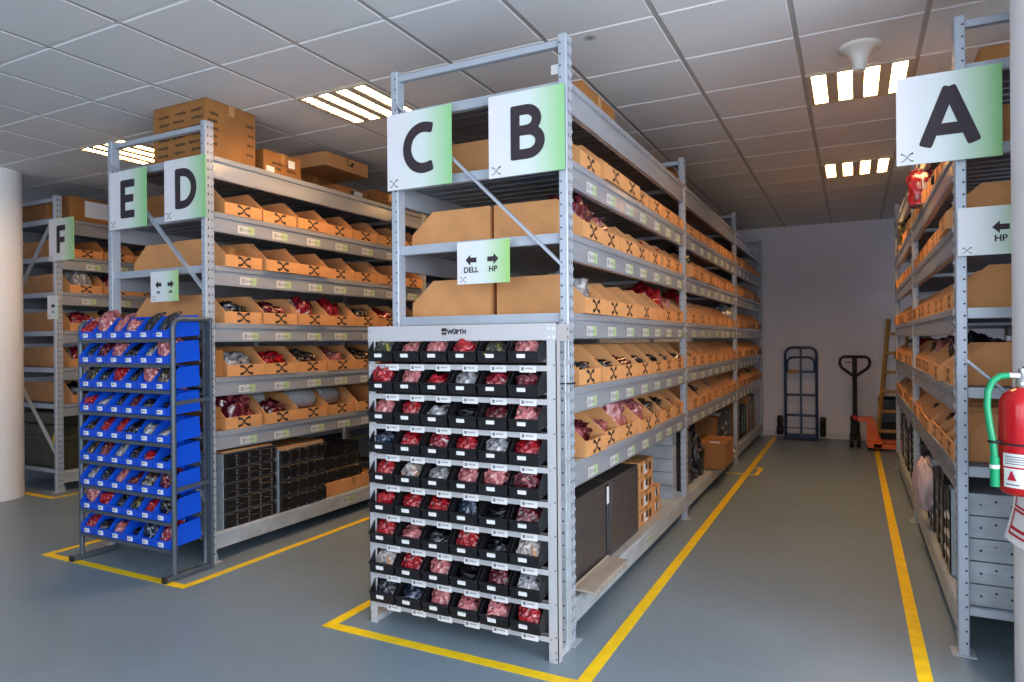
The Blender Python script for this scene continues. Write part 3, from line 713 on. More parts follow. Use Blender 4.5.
# ------------------------------------------------------------------ signs
def letter_strokes(ch):
    if ch == 'A': return [[(.02, .03), (.37, .97)], [(.72, .03), (.37, .97)], [(.17, .28), (.57, .28)]]
    if ch == 'B': return [[(.10, .03), (.10, .97)], [(.06, .90), (.28, .90)] + arc(.30, .715, .185, .185, 90, -90)[0:] + [(.10, .53)], [(.10, .53), (.30, .53)] + arc(.33, .315, .215, .215, 90, -90) + [(.06, .10)]]
    if ch == 'C': return [[(.60, .865)] + arc(.43, .50, .33, .40, 80, 280, 22) + [(.60, .135)]]
    if ch == 'D': return [[(.10, .03), (.10, .97)], [(.06, .90), (.2, .90)] + arc(.24, .5, .34, .40, 90, -90, 20) + [(.06, .10)]]
    if ch == 'E': return [[(.10, .03), (.10, .97)], [(.06, .90), (.52, .90)], [(.06, .51), (.48, .51)], [(.06, .10), (.52, .10)]]
    if ch == 'F': return [[(.10, .03), (.10, .97)], [(.06, .90), (.52, .90)], [(.06, .48), (.48, .48)]]
def small_logo(m, x, z, w, y):
    for sg, mi in ((1, 1), (-1, 2)):
        pts = []; ws = []
        for k in range(13):
            u = -1 + 2 * k / 12; pts.append((x + u * w / 2, z + sg * w * .36 * math.sin(u * PI / 2))); ws.append(w * (.05 + .13 * abs(u) ** 1.5) if sg * u > 0 or sg < 0 else w * .07)
        m.stroke(pts, ws, 0, y - .0003 * mi, mi)
def letter_sign(ch, x, y, z, where, lw=.13):
    t = thing('letter_sign', 'square white-to-green sign with a dark letter %s, %s' % (ch, where), 'sign', (x, y, z), 0, 'square letter signs')
    p = MB(); S = .42; p.box((0, 0, 0), (S, .006, S), 0, .001); small_logo(p, .044, .036, .052, -.0005)
    obj('panel', p, [M['sign'], M['letter'], M['logogreen']], t)
    l = MB(); h = .66 * S; w_ = h
    wx = {'D': 1.22, 'C': 1.16, 'B': 1.12, 'E': 1.1}.get(ch, 1.0); xs = [q[0] * wx for st in letter_strokes(ch) for q in st]; ox = S * .515 - (min(xs) + max(xs)) / 2 * h
    for si, st in enumerate(letter_strokes(ch)):
        LW = .20 if ch != 'B' else .185; q = [Vector((p_[0] * wx, p_[1])) for p_ in st]; e0 = (q[0] - q[1]).normalized(); e1 = (q[-1] - q[-2]).normalized()
        if ch == 'A' or len(st) > 2 or True:
            q = [q[0] + e0 * .022, q[0] + e0 * .008, q[0] - e0 * .02] + q[1:-1] + [q[-1] - e1 * .02, q[-1] + e1 * .008, q[-1] + e1 * .022]
        l.stroke(q, [LW * .70, LW * .92, LW] + [LW] * (len(q) - 6) + [LW, LW * .92, LW * .70], 0, -.0014 - .0004 * si, 0, '-y', (ox, .175 * S), h)
    obj('letter', l, M['letter'], t)
    return t
letter_sign('C', -1.065, -.032, 2.338, 'left of the pair on the central rack')
letter_sign('B', -.420, -.032, 2.332, 'right of the pair on the central rack')
letter_sign('E', -3.635, .012, 2.335, 'left of the pair above the blue bins')
letter_sign('D', -3.02, .012, 2.345, 'right of the pair above the blue bins')
letter_sign('A', 1.437, .672, 2.325, 'above the fire extinguisher')
letter_sign('F', -5.985, .868, 2.335, 'near the round column on the left')
def arrow(m, x, z, w, h, d, mi, y):
    p = [(0, 0), (.45, .5), (.45, .22), (1, .22), (1, -.22), (.45, -.22), (.45, -.5)]
    q = [((x + (a - .5) * w * d), y, z + b_ * h) for a, b_ in p]
    f = [(0, 2, 1), (0, 6, 5), (0, 5, 2), (2, 5, 4, 3)]
    m.add(q, f, mi)
def arrow_sign(x, y, z, label, entries, w=.31, h=.222):
    t = thing('direction_sign', label, 'sign', (x, y, z), 0, 'small arrow signs')
    p = MB(); p.box((0, 0, 0), (w, .005, h), 0, .001); small_logo(p, .036, .024, .036, -.0005); obj('panel', p, [M['sign2'], M['letter'], M['logogreen']], t)
    a = MB()
    for ax, d, txt in entries:
        arrow(a, ax, h * .56, .066, .058, d, 0, -.0009)
        if not txt:
            for q in range(3): a.add([(ax - .018 + q * .013, -.0012, h * .27), (ax - .009 + q * .013, -.0012, h * .27), (ax - .009 + q * .013, -.0012, h * .27 + .018), (ax - .018 + q * .013, -.0012, h * .27 + .018)], [(0, 1, 2, 3)], 0)
        if txt: add_text(a, txt, .040, ax, h * .27, -.0012, 0, .0012)
    obj('arrows', a, M['letter'], t)
    return t
arrow_sign(-.615, -.032, 1.797, 'small arrow sign below sign C pointing DELL left and HP right', [(.085, 1, 'DELL'), (.215, -1, 'HP')])
arrow_sign(1.682, .672, 1.876, 'small arrow sign below sign A pointing HP left', [(.165, 1, 'HP')])
arrow_sign(-3.175, .012, 1.792, 'small arrow sign with two arrows below sign D', [(.085, 1, ''), (.215, -1, '')], .29, .212)
t = arrow_sign(-6.02, .868, 1.755, 'narrow white arrow sign below sign F', [(.1, 1, '')], .18, .235)
ZS = MB()

# ------------------------------------------------------------------ grey rack of black bins (in front of rack C/B)
BX0, BX1, BY = -1.075, .02, -.2
BZ = [1.384, 1.226, 1.066, .907, .747, .590, .431, .273, .120]
t = thing('bin_rack', 'light grey rack of nine rows of black bins, before the C and B signs', 'bin rack', (0, 0, 0))
for nm, x in (('left', BX0), ('right', BX1 - .048)):
    m = MB(); m.box((x, BY, 0), (x + .048, BY + .004, 1.58)); xo = x if nm == 'left' else x + .044
    m.box((xo, BY, 0), (xo + .004, BY + .045, 1.58))
    for z in [.02, .05] + BZ:
        m.disc((x + .012 if nm == 'right' else x + .036, BY - .0008, z - .012), .006, 'y', 1); m.disc((x + .036 if nm == 'right' else x + .012, BY - .0008, z + .0), .004, 'y', 2)
    obj('leg', m, [M['greyrack'], M['bolt'], M['hole']], t)
    m = MB(); xr = x + .006; m.box((xr, -.075, 0), (xr + .036, -.035, 1.56), 0, .003)
    for k in range(26): m.disc((xr + .018, -.0756, .05 + k * .058), .005, 'y', 1)
    for z in BZ: m.box((xr - .004, -.092, z - .004), (xr + .040, -.034, z + .024), 0, .002)
    obj('rear_leg', m, [M['galv'], M['hole']], t)
    m = MB(); m.box((xr, BY + .004, .0), (xr + .03, -.03, .035)); obj('foot_bar', m, M['greyrack'], t)
for x in (BX0, BX1 - .004):
    m = MB(); m.box((x, BY + .046, 1.495), (x + .004, -.03, 1.578)); m.disc((x + .0046 if x > -.5 else x - .0006, -.06, 1.555), .006, 'x', 1); m.disc((x + .0046 if x > -.5 else x - .0006, -.06, 1.515), .006, 'x', 1); obj('side_plate', m, [M['greyrack'], M['hole']], t)
m = MB(); m.box((BX0, BY - .002, 1.500), (BX1, BY + .004, 1.58), 0, .001); m.box((BX0, BY, 1.575), (BX1, BY + .03, 1.58))
for x in (BX0 + .012, BX1 - .012, BX1 - .036):
    for z in (1.515, 1.555): m.disc((x, BY - .003, z), .006, 'y', 2)
hd = obj('header_panel', m, [M['greyrack'], M['ink'], M['bolt']], t)
m = MB(); xh = -.606; zh = 1.546; yy = BY - .0032
m.add([(xh, yy, zh + .002), (xh + .031, yy, zh + .002), (xh + .031, yy, zh + .019), (xh, yy, zh + .019)], [(0, 1, 2, 3)], 0)
m.add([(xh, yy, zh - .002), (xh, yy, zh - .009), (xh + .008, yy, zh - .018), (xh + .012, yy, zh - .010), (xh + .0155, yy, zh - .018), (xh + .019, yy, zh - .010), (xh + .023, yy, zh - .018), (xh + .031, yy, zh - .009), (xh + .031, yy, zh - .002)], [(0, 1, 2, 3, 4, 5, 6, 7, 8)], 0)
add_text(m, 'WÜRTH', .030, xh + .089, zh - .010, yy, 0, .0018)
obj('lettering', m, M['ink'], hd)
for z in BZ:
    m = MB(); m.box((BX0 + .048, BY, z - .028), (BX1 - .048, BY + .004, z + .002)); m.box((BX0 + .048, BY, z - .002), (BX1 - .048, BY + .03, z + .002))
    ra = obj('front_rail', m, M['greyrack'], t)
    for k in range(6):
        l = MB(); xc = BX0 + .1 + (k + .5) * .158 - .02; l.box((xc - .043, BY - .0022, z - .035), (xc + .043, BY - .0006, z - .003))
        for q in range(5): l.add([(xc - .012 + q * .008, BY - .003, z - .021), (xc - .0075 + q * .008, BY - .003, z - .021), (xc - .0075 + q * .008, BY - .003, z - .013), (xc - .012 + q * .008, BY - .003, z - .013)], [(0, 1, 2, 3)], 1)
        l.add([(xc - .034, BY - .003, z - .026), (xc - .020, BY - .003, z - .026), (xc - .020, BY - .003, z - .011), (xc - .034, BY - .003, z - .011)], [(0, 1, 2, 3)], 1)
        obj('rail_label', l, [M['paper'], M['tagink']], ra)
    m = MB(); m.box((BX0 + .048, -.052, z + .004), (BX1 - .048, -.036, z + .03)); obj('rear_rail', m, M['greyrack'], t)
m = MB(); m.tube([(-.02, -.08, 1.29), (.0, -.085, 1.292), (.024, -.05, 1.29), (.026, .02, 1.288), (.005, .06, 1.288)], .004, 6); obj('tie_strap', m, M['rubber'], t)

bb = hopper(.154, .20, .125, .055, .085, .004, .004); bb.box((-.012, -.080, .047), (.006, .080, .055), 0, .002)
BBIN = bb.mesh('black_bin', [M['blackbin']])
lb = MB(); lb.box((.0004, -.030, .024), (.0066, .012, .042)); LBL = lb.mesh('bin_label', [M['paper']])
ROWS = ['yellow pink pink red yellow pink', 'red pink red clear mix maroon', 'pink red clear coil maroon pink', 'blue red mix red clear red', 'red orange clear pink pink maroon', 'red red red blue coil maroon',
        'red pink dark red dark orange', 'orange red pink coil maroon clear', 'dark blue pink pink pink red']
def bin_bag(col, colname, row, k, loc, tilt, where, binword, sc):
    x, y, z = loc
    if col == 'coil':
        put_coil((x, y, z), rnd.uniform(0, 6), 'coiled black cable in the %s %s of row %s, %s' % (ORD[k + 1], binword, ORD[row + 1], where), 'cable coils in the bins')
    else:
        put_bag('s', col, (x, y, z), rnd.uniform(-.10, .10), '%s bag in the %s %s of row %s, %s' % (BAG[col][1], ORD[k + 1], binword, ORD[row + 1], where), 'parts bags in the small bins', sc, tilt)
TILT = math.radians(9)
for r_, z in enumerate(BZ):
    cols = ROWS[r_].split()
    for k in range(6):
        x = BX0 + .112 + k * .1665; yf = -.240; zf = z + .012
        o = link('black_bin', BBIN, None, (x, yf, zf), (0, TILT, -PI / 2))
        tag(o, 'black plastic bin, %s from the left in row %s of the grey rack' % (ORD[k + 1], ORD[r_ + 1]), 'bin', 'black bins on the grey rack')
        link('bin_label', LBL, o)
        big = rnd.uniform(.85, 1.2)
        yb = -.165; zb = zf + .0085 + math.tan(TILT) * (yb - yf)
        bin_bag(cols[k], '', r_, k, (x, yb, zb + (.0 if cols[k] != 'coil' else .005)), TILT + .08, 'grey rack', 'black bin', (rnd.uniform(.95, 1.1), rnd.uniform(.82, .95), big * .98))

# ------------------------------------------------------------------ dark tube rack of blue bins (in front of rack E/D)
UX0, UX1, UY = -3.585, -2.576, -.262
UZ = [1.53, 1.366, 1.20, 1.036, .862, .697, .528, .364, .193]
t = thing('bin_rack', 'dark grey tube rack of nine rows of blue bins, before the E and D signs', 'bin rack', (0, 0, 0))
for x in (UX0 + .018, UX1 - .018):
    pts = [(x, UY + .018, .03)] + [(x, UY + .018, 1.60)] + [(x, UY + .018 + .055 * (1 - math.cos(a)), 1.60 + .055 * math.sin(a)) for a in (PI / 6, PI / 3, PI / 2)] + [(x, .015, 1.655)]
    m = MB(); m.tube(pts, .0165, 10); obj('upright_tube', m, M['darkrack'], t)
    m = MB(); m.box((x - .028, .012, .0), (x + .028, .03, 1.67), 0, .003); obj('rear_post', m, M['darkrack'], t)
    m = MB(); m.box((x - .018, UY - .05, .004), (x + .018, .03, .036), 0, .003); fo = obj('foot', m, M['darkrack'], t)
    m = MB(); m.box((x - .021, UY - .062, .0), (x + .021, UY - .045, .040), 0, .004); obj('end_cap', m, M['rubber'], fo)
    for z in (1.13, .58):
        m = MB(); m.bar((x, UY + .02, z - .014), (x, .012, z + .0), .012, .026); obj('side_bar', m, M['darkrack'], t)
for z in UZ:
    m = MB(); m.box((UX0 + .03, UY - .004, z - .022), (UX1 - .03, UY + .004, z)); m.box((UX0 + .03, UY, z - .004), (UX1 - .03, UY + .035, z)); obj('front_rail', m, M['darkrack'], t)
    m = MB(); m.box((UX0 + .03, -.045, z + .008), (UX1 - .03, -.03, z + .026)); m.box((UX0 + .03, -.035, z + .022), (UX1 - .03, -.02, z + .026)); obj('rear_rail', m, M['darkrack'], t)
ub = hopper(.150, .235, .134, .050, .085, .004, .004); ub.box((-.01, -.077, .044), (.006, .077, .051), 0, .002); ub.box((-.235, -.077, .126), (-.09, -.075, .134)); ub.box((-.235, .075, .126), (-.09, .077, .134))
UBIN = ub.mesh('blue_bin', [M['bluebin']])
lb = MB(); lb.box((.0004, -.024, .010), (.0066, .020, .037)); lb.add([(.0069, -.016, .019), (.0069, -.004, .019), (.0069, -.004, .031), (.0069, -.016, .031)], [(0, 1, 2, 3)], 1); lb.add([(.0069, .0, .022), (.0069, .016, .022), (.0069, .016, .027), (.0069, 0, .027)], [(0, 1, 2, 3)], 1)
ULBL = lb.mesh('bin_label', [M['paper'], M['tagink']])
UROWS = ['red pink pink pink dark dark', 'blue maroon pink dark clear pink', 'yellow dark red dark pink brown', 'red clear dark maroon dark coil', 'brown red red dark clear clear', 'brown maroon clear dark red coil',
         'clear dark pink maroon brown maroon', 'pink red dark yellow red dark', 'red dark pink coil blue mix']
TU = math.radians(4.5)
for r_, z in enumerate(UZ):
    cols = UROWS[r_].split()
    for k in range(6):
        x = UX0 + .042 + .0785 + k * .1555; yf = -.266; zf = z + .004
        o = link('blue_bin', UBIN, None, (x, yf, zf), (0, TU, -PI / 2))
        tag(o, 'blue plastic bin, %s from the left in row %s of the dark rack' % (ORD[k + 1], ORD[r_ + 1]), 'bin', 'blue bins on the dark rack')
        link('bin_label', ULBL, o)
        full = 1.35 if r_ == 0 or (r_, k) in ((1, 5), (2, 4), (2, 5), (5, 1), (6, 4), (8, 5), (7, 0), (7, 1)) else rnd.uniform(.95, 1.15)
        yb = -.178; zb = zf + .010 + math.tan(TU) * (yb - yf)
        bin_bag(cols[k], '', r_, k, (x, yb, zb + (.0 if cols[k] != 'coil' else .005)), TU + .08, 'dark rack', 'blue bin', (rnd.uniform(.9, 1.06), rnd.uniform(.95, 1.15), full))

# ------------------------------------------------------------------ base shelves: computers, servers, cartons
Z0 = .198
def server(a, b, label, rows, group, face='+x', grid=(4, 4), side='galv', front='server'):
    """rack server lying flat: sheet-metal body, front with drive carriers"""
    c = ((a[0] + b[0]) / 2, (a[1] + b[1]) / 2, a[2]); hx, hy, hz = (b[0] - a[0]) / 2, (b[1] - a[1]) / 2, b[2] - a[2]
    t = thing('server_chassis', label, 'server', c, 0, group)
    m = MB(); m.box((-hx, -hy, 0), (hx - .008, hy, hz - .002), 0, .002)
    for q in range(3): m.box((-hx + .05 + q * hx * .6, -hy - .0015, hz * .3), (-hx + .09 + q * hx * .6, -hy, hz * .7))
    obj('body', m, M[side], t)
    f = MB(); f.box((hx - .008, -hy, .001), (hx, hy, hz - .003), 0, .003)
    for i in range(grid[0]):
        for j in range(grid[1]):
            y0 = -hy + .02 + (2 * hy - .04) * i / grid[0]; y1 = -hy + .02 + (2 * hy - .04) * (i + 1) / grid[0] - .006; z0 = .006 + (hz - .014) * j / grid[1]; z1 = .006 + (hz - .014) * (j + 1) / grid[1] - .004
            f.box((hx, y0, z0), (hx + .006, y1, z1), 0, .002); f.box((hx + .006, y1 - .024, z0 + .006), (hx + .009, y1 - .010, z0 + .016), 1); f.box((hx + .006, y1 - .024, z1 - .016), (hx + .009, y1 - .012, z1 - .008), 1)
    for sg in (-1, 1): f.box((hx, sg * hy, .01), (hx + .012, sg * (hy - .012), hz - .014), 0, .002)
    obj('front_panel', f, [M[front], M['serverdot']], t)
    return t
h_ = .105
for k in range(5):
    server((-3.18, .20, Z0 + k * h_), (-2.672, .665, Z0 + (k + 1) * h_), 'black-fronted server, %s from the bottom of the left stack under sign D' % ORD[k + 1], 4, 'black servers on the bottom shelf', grid=(4, 2))
for k in range(4):
    server((-3.18, .70, Z0 + k * .12), (-2.665, 1.20, Z0 + (k + 1) * .12), 'black-fronted server, %s from the bottom of the middle stack under sign D' % ORD[k + 1], 4, 'black servers on the bottom shelf', grid=(5, 1))
def board(name, a, b, m, label, cat, rot=(0, 0, 0), parts=None):
    c = [(a[i] + b[i]) / 2 for i in range(3)]; q = MB(); q.box([a[i] - c[i] for i in range(3)], [b[i] - c[i] for i in range(3)], 0, .002)
    return tag(obj(name, q, M[m], None, c, rot), label, cat)
board('cardboard_sheet', (-3.1, .71, Z0 + .482), (-2.68, 1.19, Z0 + .500), 'card', 'cardboard sheet lying on the middle stack of black servers', 'cardboard sheet')
board('cardboard_sheet', (-3.1, .20, Z0 + .527), (-2.69, .65, Z0 + .541), 'card', 'cardboard sheet lying on the left stack of black servers', 'cardboard sheet')
carton('cardboard_carton', (-3.1, 1.24, Z0), (-2.70, 1.95, Z0 + .11), 'long low beige carton on the bottom shelf right of the servers', mt='card')
for k in range(3):
    server((-3.12, 1.26, Z0 + .118 + k * .10), (-2.72 - .02 * k, 1.72, Z0 + .118 + (k + 1) * .10), 'dark server, %s up on the low beige carton under sign D' % ORD[k + 1], 3, 'dark servers on the beige carton', grid=(3, 1), side='darkcase')
put_coil((-2.82, 1.9, Z0 + .118), 0, 'loose black cable coil on the low beige carton', 'loose cables', scale=1.8)

# rack B, front bay: two dark cases, leaning slotted tray, stack of small cartons
def pc_case(a, b, label, group, sticker=None, m_='darkcase', cat='computer case', strip=True):
    c = ((a[0] + b[0]) / 2, (a[1] + b[1]) / 2, a[2]); hx, hy, hz = (b[0] - a[0]) / 2, (b[1] - a[1]) / 2, b[2] - a[2]
    t = thing('computer_case', label, cat, c, 0, group)
    m = MB(); m.box((-hx, -hy, .0), (hx - .004, hy, hz), 0, .004); obj('body', m, M[m_], t)
    s_ = MB(); s_.box((hx - .004, -hy + .012, .012), (hx + .002, hy - (.06 if strip else .012), hz - .012), 0, .003); obj('side_panel', s_, M[m_], t)
    if strip:
        f = MB(); f.box((hx - .004, hy - .05, .01), (hx + .004, hy - .006, hz - .01), 0, .003); f.box((hx + .004, hy - .035, .05), (hx + .006, hy - .03, hz * .75), 1); obj('front_bezel', f, [M['server'], M['serverdot']], t)
    if sticker:
        l = MB(); l.box((hx + .002, sticker[0] - .018, sticker[1] - .05), (hx + .0054, sticker[0] + .018, sticker[1] + .05)); obj('paper_label', l, M['paper'], t)
    return t
pc_case((-.52, .19, Z0), (-.065, .775, .655), 'dark computer case nearest the front post on the bottom shelf', 'dark cases under rack B', (.265, .38))
pc_case((-.52, .795, Z0), (-.06, 1.38, .655), 'dark computer case between its twin and the small carton stack', 'dark cases under rack B', strip=False)
m = MB(); m.box((-.06, -.28, 0), (.06, .28, .012), 0, .002)
for k in range(7): m.box((.058, -.26 + k * .075, -.022), (.063, -.26 + k * .075 + .05, .002))
m.box((-.06, -.28, .012), (-.055, .28, .022))
tag(obj('slotted_tray', m, M['plank'], None, (.02, .40, .225), (0, 0, 0)), 'beige slotted metal tray lying before the dark computer cases', 'tray')
for k in range(4):
    carton('small_carton', (-.36, 1.47, Z0 + k * .113), (-.075, 1.80, Z0 + k * .113 + .106), 'small cardboard carton, %s from the bottom of the stack beside the dark cases' % ORD[k + 1], 'cardboard box', 'small cartons stacked on the bottom shelf', 'card', labels=[('+x', -.02, .05, .09, .07)], prints=[('+x', .09, .05, .05, .06), ('+x', -.12, .06, .03, .05)])
for k in range(2):
    carton('small_carton', (-.30, 1.84, Z0 + k * .10), (-.085, 2.05, Z0 + k * .10 + .094), 'small cardboard carton, %s of the low pair behind the carton stack' % ('lower', 'upper')[k], 'cardboard box', 'low pair of cartons', 'card', labels=[('+x', .0, .05, .1, .05)])
for k in range(5):
    m = MB(); y0, y1 = 2.41, 2.545; z0 = Z0 + k * .108; m.box((-.60, y0, z0), (-.075, y1, z0 + .104), 0, .003); m.box((-.58, y0 - .003, z0 + .09), (-.09, y0, z0 + .1))
    for q in range(3): m.box((-.54 + q * .15, y0 - .003, z0 + .02), (-.43 + q * .15, y0, z0 + .04))
    tag(obj('metal_chassis', m, M['galv']), 'bare grey metal chassis, %s from the bottom against the second post of rack B' % ORD[k + 1], 'chassis', 'bare grey chassis under rack B')
# middle bay: dark units, cartons, wrapped boards
def upright_unit(x, y, w_, h__, m_, label, group, tilt=0, d=.40, stripe=None, face=1, cat='computer part'):
    t = thing('electronics_unit', label, cat, (x, y, Z0 + .002), 0, group)
    m = MB(); m.box((-face * d, -w_ / 2, 0), (0, w_ / 2, h__), 0, .004); obj('body', m, M[m_], t)
    f = MB(); f.box((0, -w_ / 2 + .004, .01), (face * .008, w_ / 2 - .004, h__ - .01), 0, .002)
    for q in range(3): f.box((face * .008, -w_ / 2 + .01, h__ * (.2 + .22 * q)), (face * .011, w_ / 2 - .01, h__ * (.27 + .22 * q)), 1)
    obj('front_panel', f, [M['server'], M[stripe or 'serverdot']], t)
    return t
for k in range(4):
    server((-.50, 2.68, Z0 + k * .12), (-.07, 3.05, Z0 + (k + 1) * .12), 'dark stacked unit, %s from the bottom just past the second post' % ORD[k + 1], 3, 'dark units in the middle bay', grid=(2, 1), side='darkcase', front='darkcase')
put_bag('l', 'dark', (-.14, 3.22, Z0 + .02), .4, 'tall black wrapped bundle of cables in the middle bay', 'loose bundles under rack B', (.8, .9, 2.6))
put_bag('l', 'dark', (-.15, 3.48, Z0), 1.4, 'second black wrapped bundle behind the protruding carton', 'loose bundles under rack B', (.8, .8, 3.0))
carton('cardboard_carton', (-.19, 3.78, .205), (.105, 4.38, .455), 'taped brown carton sticking out of the middle bay over the aisle', mt='card2', labels=[('-y', .05, .27, .1, .012)], rotz=.02)
carton('cardboard_carton', (-.5, 3.62, Z0), (-.25, 4.05, .70), 'tall brown carton standing behind the protruding one', mt='card2')
for k, (y, hh, mm, sp) in enumerate(((4.46, .46, 'card2', None), (4.60, .48, 'white', None), (4.73, .44, 'server', 'white'), (4.88, .50, 'darkcase', 'white'), (5.04, .46, 'server', 'serverdot'), (5.19, .48, 'darkcase', None))):
    upright_unit(-.07, y, .11, hh, mm, '%s upright unit, %s along the far half of the middle bay' % ('brown pale black grey black dark'.split()[k], ORD[k + 1]), 'upright units in the middle bay', stripe=sp)
put_bag('l', 'clear', (.0, 4.62, Z0 + .0), .3, 'crumpled silver wrapping past the protruding carton', 'loose bundles under rack B', (.75, 1.0, .9))
for k, (y, hh, mm, sp, wd) in enumerate(((5.55, .52, 'card2', None, .2), (5.82, .50, 'card2', None, .16), (6.1, .42, 'server', 'tealstripe', .14), (6.3, .42, 'server', 'tealstripe', .14), (6.5, .42, 'server', 'tealstripe', .14), (6.85, .5, 'card', None, .3), (7.3, .48, 'card2', None, .3))):
    upright_unit(-.06, y, wd, hh, mm, '%s upright unit, %s along the rear bay bottom shelf' % (('brown', 'brown', 'black', 'black', 'black', 'tan', 'brown')[k], ORD[k + 1]), 'upright units in the rear bay', stripe=sp)

# rack A bottom shelf
for k in range(5):
    m = MB(); z0 = Z0 + .02 + k * .108; m.box((AX + .052, AY + .075, z0), (AX + DEP - .1, AY + .5, z0 + .104), 0, .003)
    for q in range(6): m.disc((AX + .10 + q * .06, AY + .0740, z0 + .05 + .02 * (q % 2)), .006, 'y', 1)
    m.box((AX + .052, AY + .069, z0 + .092), (AX + DEP - .1, AY + .075, z0 + .104))
    for q in range(3): m.box((AX + .075 + q * .13 + .03 * (k % 2), AY + .071, z0 + .018 + .02 * (k % 3)), (AX + .165 + q * .13, AY + .075, z0 + .030 + .02 * (k % 3)))
    tag(obj('metal_chassis', m, [M['galv'], M['hole']]), 'bare grey metal chassis, %s from the bottom at the end of rack A' % ORD[k + 1], 'chassis', 'bare grey chassis in rack A')
r2 = random.Random(5)
y = AY + .62; k = 0
while y < AY + 4.85:
    if not (AY + 2.45 < y < AY + 2.68):
        hh = r2.uniform(.38, .53); wd = r2.uniform(.07, .13); k += 1
        mm, cn = r2.choice((('server', 'black'), ('darkcase', 'dark grey'), ('galv', 'silver'), ('server', 'black'), ('galv', 'silver')))
        o = upright_unit(AX + .035 + r2.uniform(0, .03), y, wd, hh, mm, '%s upright unit, %d paces along the bottom shelf of rack A' % (cn, k), 'upright units in rack A', stripe=r2.choice(('serverdot', 'white', 'serverdot')), face=-1)
        NUM = 'first second third fourth fifth sixth seventh eighth ninth tenth eleventh twelfth thirteenth fourteenth fifteenth sixteenth seventeenth eighteenth nineteenth twentieth twenty-first twenty-second twenty-third twenty-fourth twenty-fifth twenty-sixth twenty-seventh twenty-eighth twenty-ninth thirtieth thirty-first thirty-second thirty-third thirty-fourth thirty-fifth thirty-sixth thirty-seventh'.split()
        o['label'] = '%s upright unit, %s from the front on the bottom shelf of rack A' % (cn, NUM[k - 1])
        y += wd + r2.uniform(.015, .05)
    else: y += .05
m = bag_mesh(77, .12, .26, .34); tag(obj('wrapped_part', m, M['bubble'], None, (AX - .0, AY + 1.62, Z0 + .14), (0, 0, .1)), 'pale pink bubble-wrapped part leaning out of rack A', 'wrapped part')

# rack F end: olive case behind the brace
t = thing('storage_case', 'dark olive storage case at the end of the far rack by the column', 'case', (-6.35, 1.2, Z0))
m = MB(); m.box((-.40, -.2, 0), (.30, .2, .46), 0, .015); m.box((-.42, -.215, .30), (.32, .215, .34), 0, .005); obj('body', m, M['olive'], t)
m = MB(); m.box((-.41, -.21, .46), (.31, .21, .60), 0, .02); obj('lid', m, M['olive'], t)
m = MB(); m.box((.20, -.225, .27), (.25, -.205, .36), 0, .004); obj('latch', m, M['yellow'], t)
board('storage_case_black', (-6.4, 1.55, Z0 + .001), (-5.97, 2.5, .70), 'server', 'black case on the bottom shelf under sign F', 'case').name = 'equipment_case'

# ------------------------------------------------------------------ hand truck
t = thing('hand_truck', 'navy blue hand truck standing against the back wall', 'hand truck', (.545, 7.86, 0))
def hoop(x0, x1, z0, z1, r, y=0):
    p = [(x0, y, z0), (x0, y, z1 - r)] + [(x0 + r - r * math.cos(a), y, z1 - r + r * math.sin(a)) for a in (PI / 8, PI / 4, 3 * PI / 8, PI / 2)] + [(x1 - r + r * math.sin(a), y, z1 - r + r * math.cos(a)) for a in (0, PI / 8, PI / 4, 3 * PI / 8)] + [(x1, y, z1 - r), (x1, y, z0)]
    return p
m = MB(); m.tube(hoop(-.215, .215, .03, 1.36, .10), .020, 10); obj('frame', m, M['navy'], t)
m = MB(); m.tube(hoop(-.19, .19, .98, 1.215, .09, -.012), .017, 10); obj('inner_hoop', m, M['navy'], t)
m = MB(); m.box((-.014, -.010, .05), (.014, .010, 1.355), 0, .003); obj('centre_bar', m, M['navy'], t)
for z in (1.0, .65, .345):
    m = MB(); m.box((-.21, -.012, z - .018), (.21, .012, z + .018), 0, .003); obj('crossbar', m, M['navy'], t)
m = MB(); m.box((-.19, -.02, .975), (-.03, -.012, 1.03), 0, .002); obj('wooden_pad', m, M['wood'], t)
m = MB(); m.box((-.235, -.25, .008), (.235, .02, .016), 0, .002); m.box((-.235, -.004, .008), (.235, .012, .07), 0, .002); obj('toe_plate', m, M['navy'], t)
m = MB(); m.tube([(-.34, .0, .155), (.34, .0, .155)], .008, 8); obj('axle', m, M['darkrack'], t)
for sx in (-1, 1):
    for q in range(3):
        a = PI / 2 + 2 * PI * q / 3; cy_, cz_ = .02 + .075 * math.cos(a) * .7, .165 + .095 * math.sin(a)
        m = MB(); m.lathe([(.022, -.04), (.060, -.04), (.072, -.026), (.072, .026), (.060, .04), (.022, .04)], (sx * .295, cy_, cz_), 18, 0, 'x'); obj('wheel', m, M['rubber'], t)

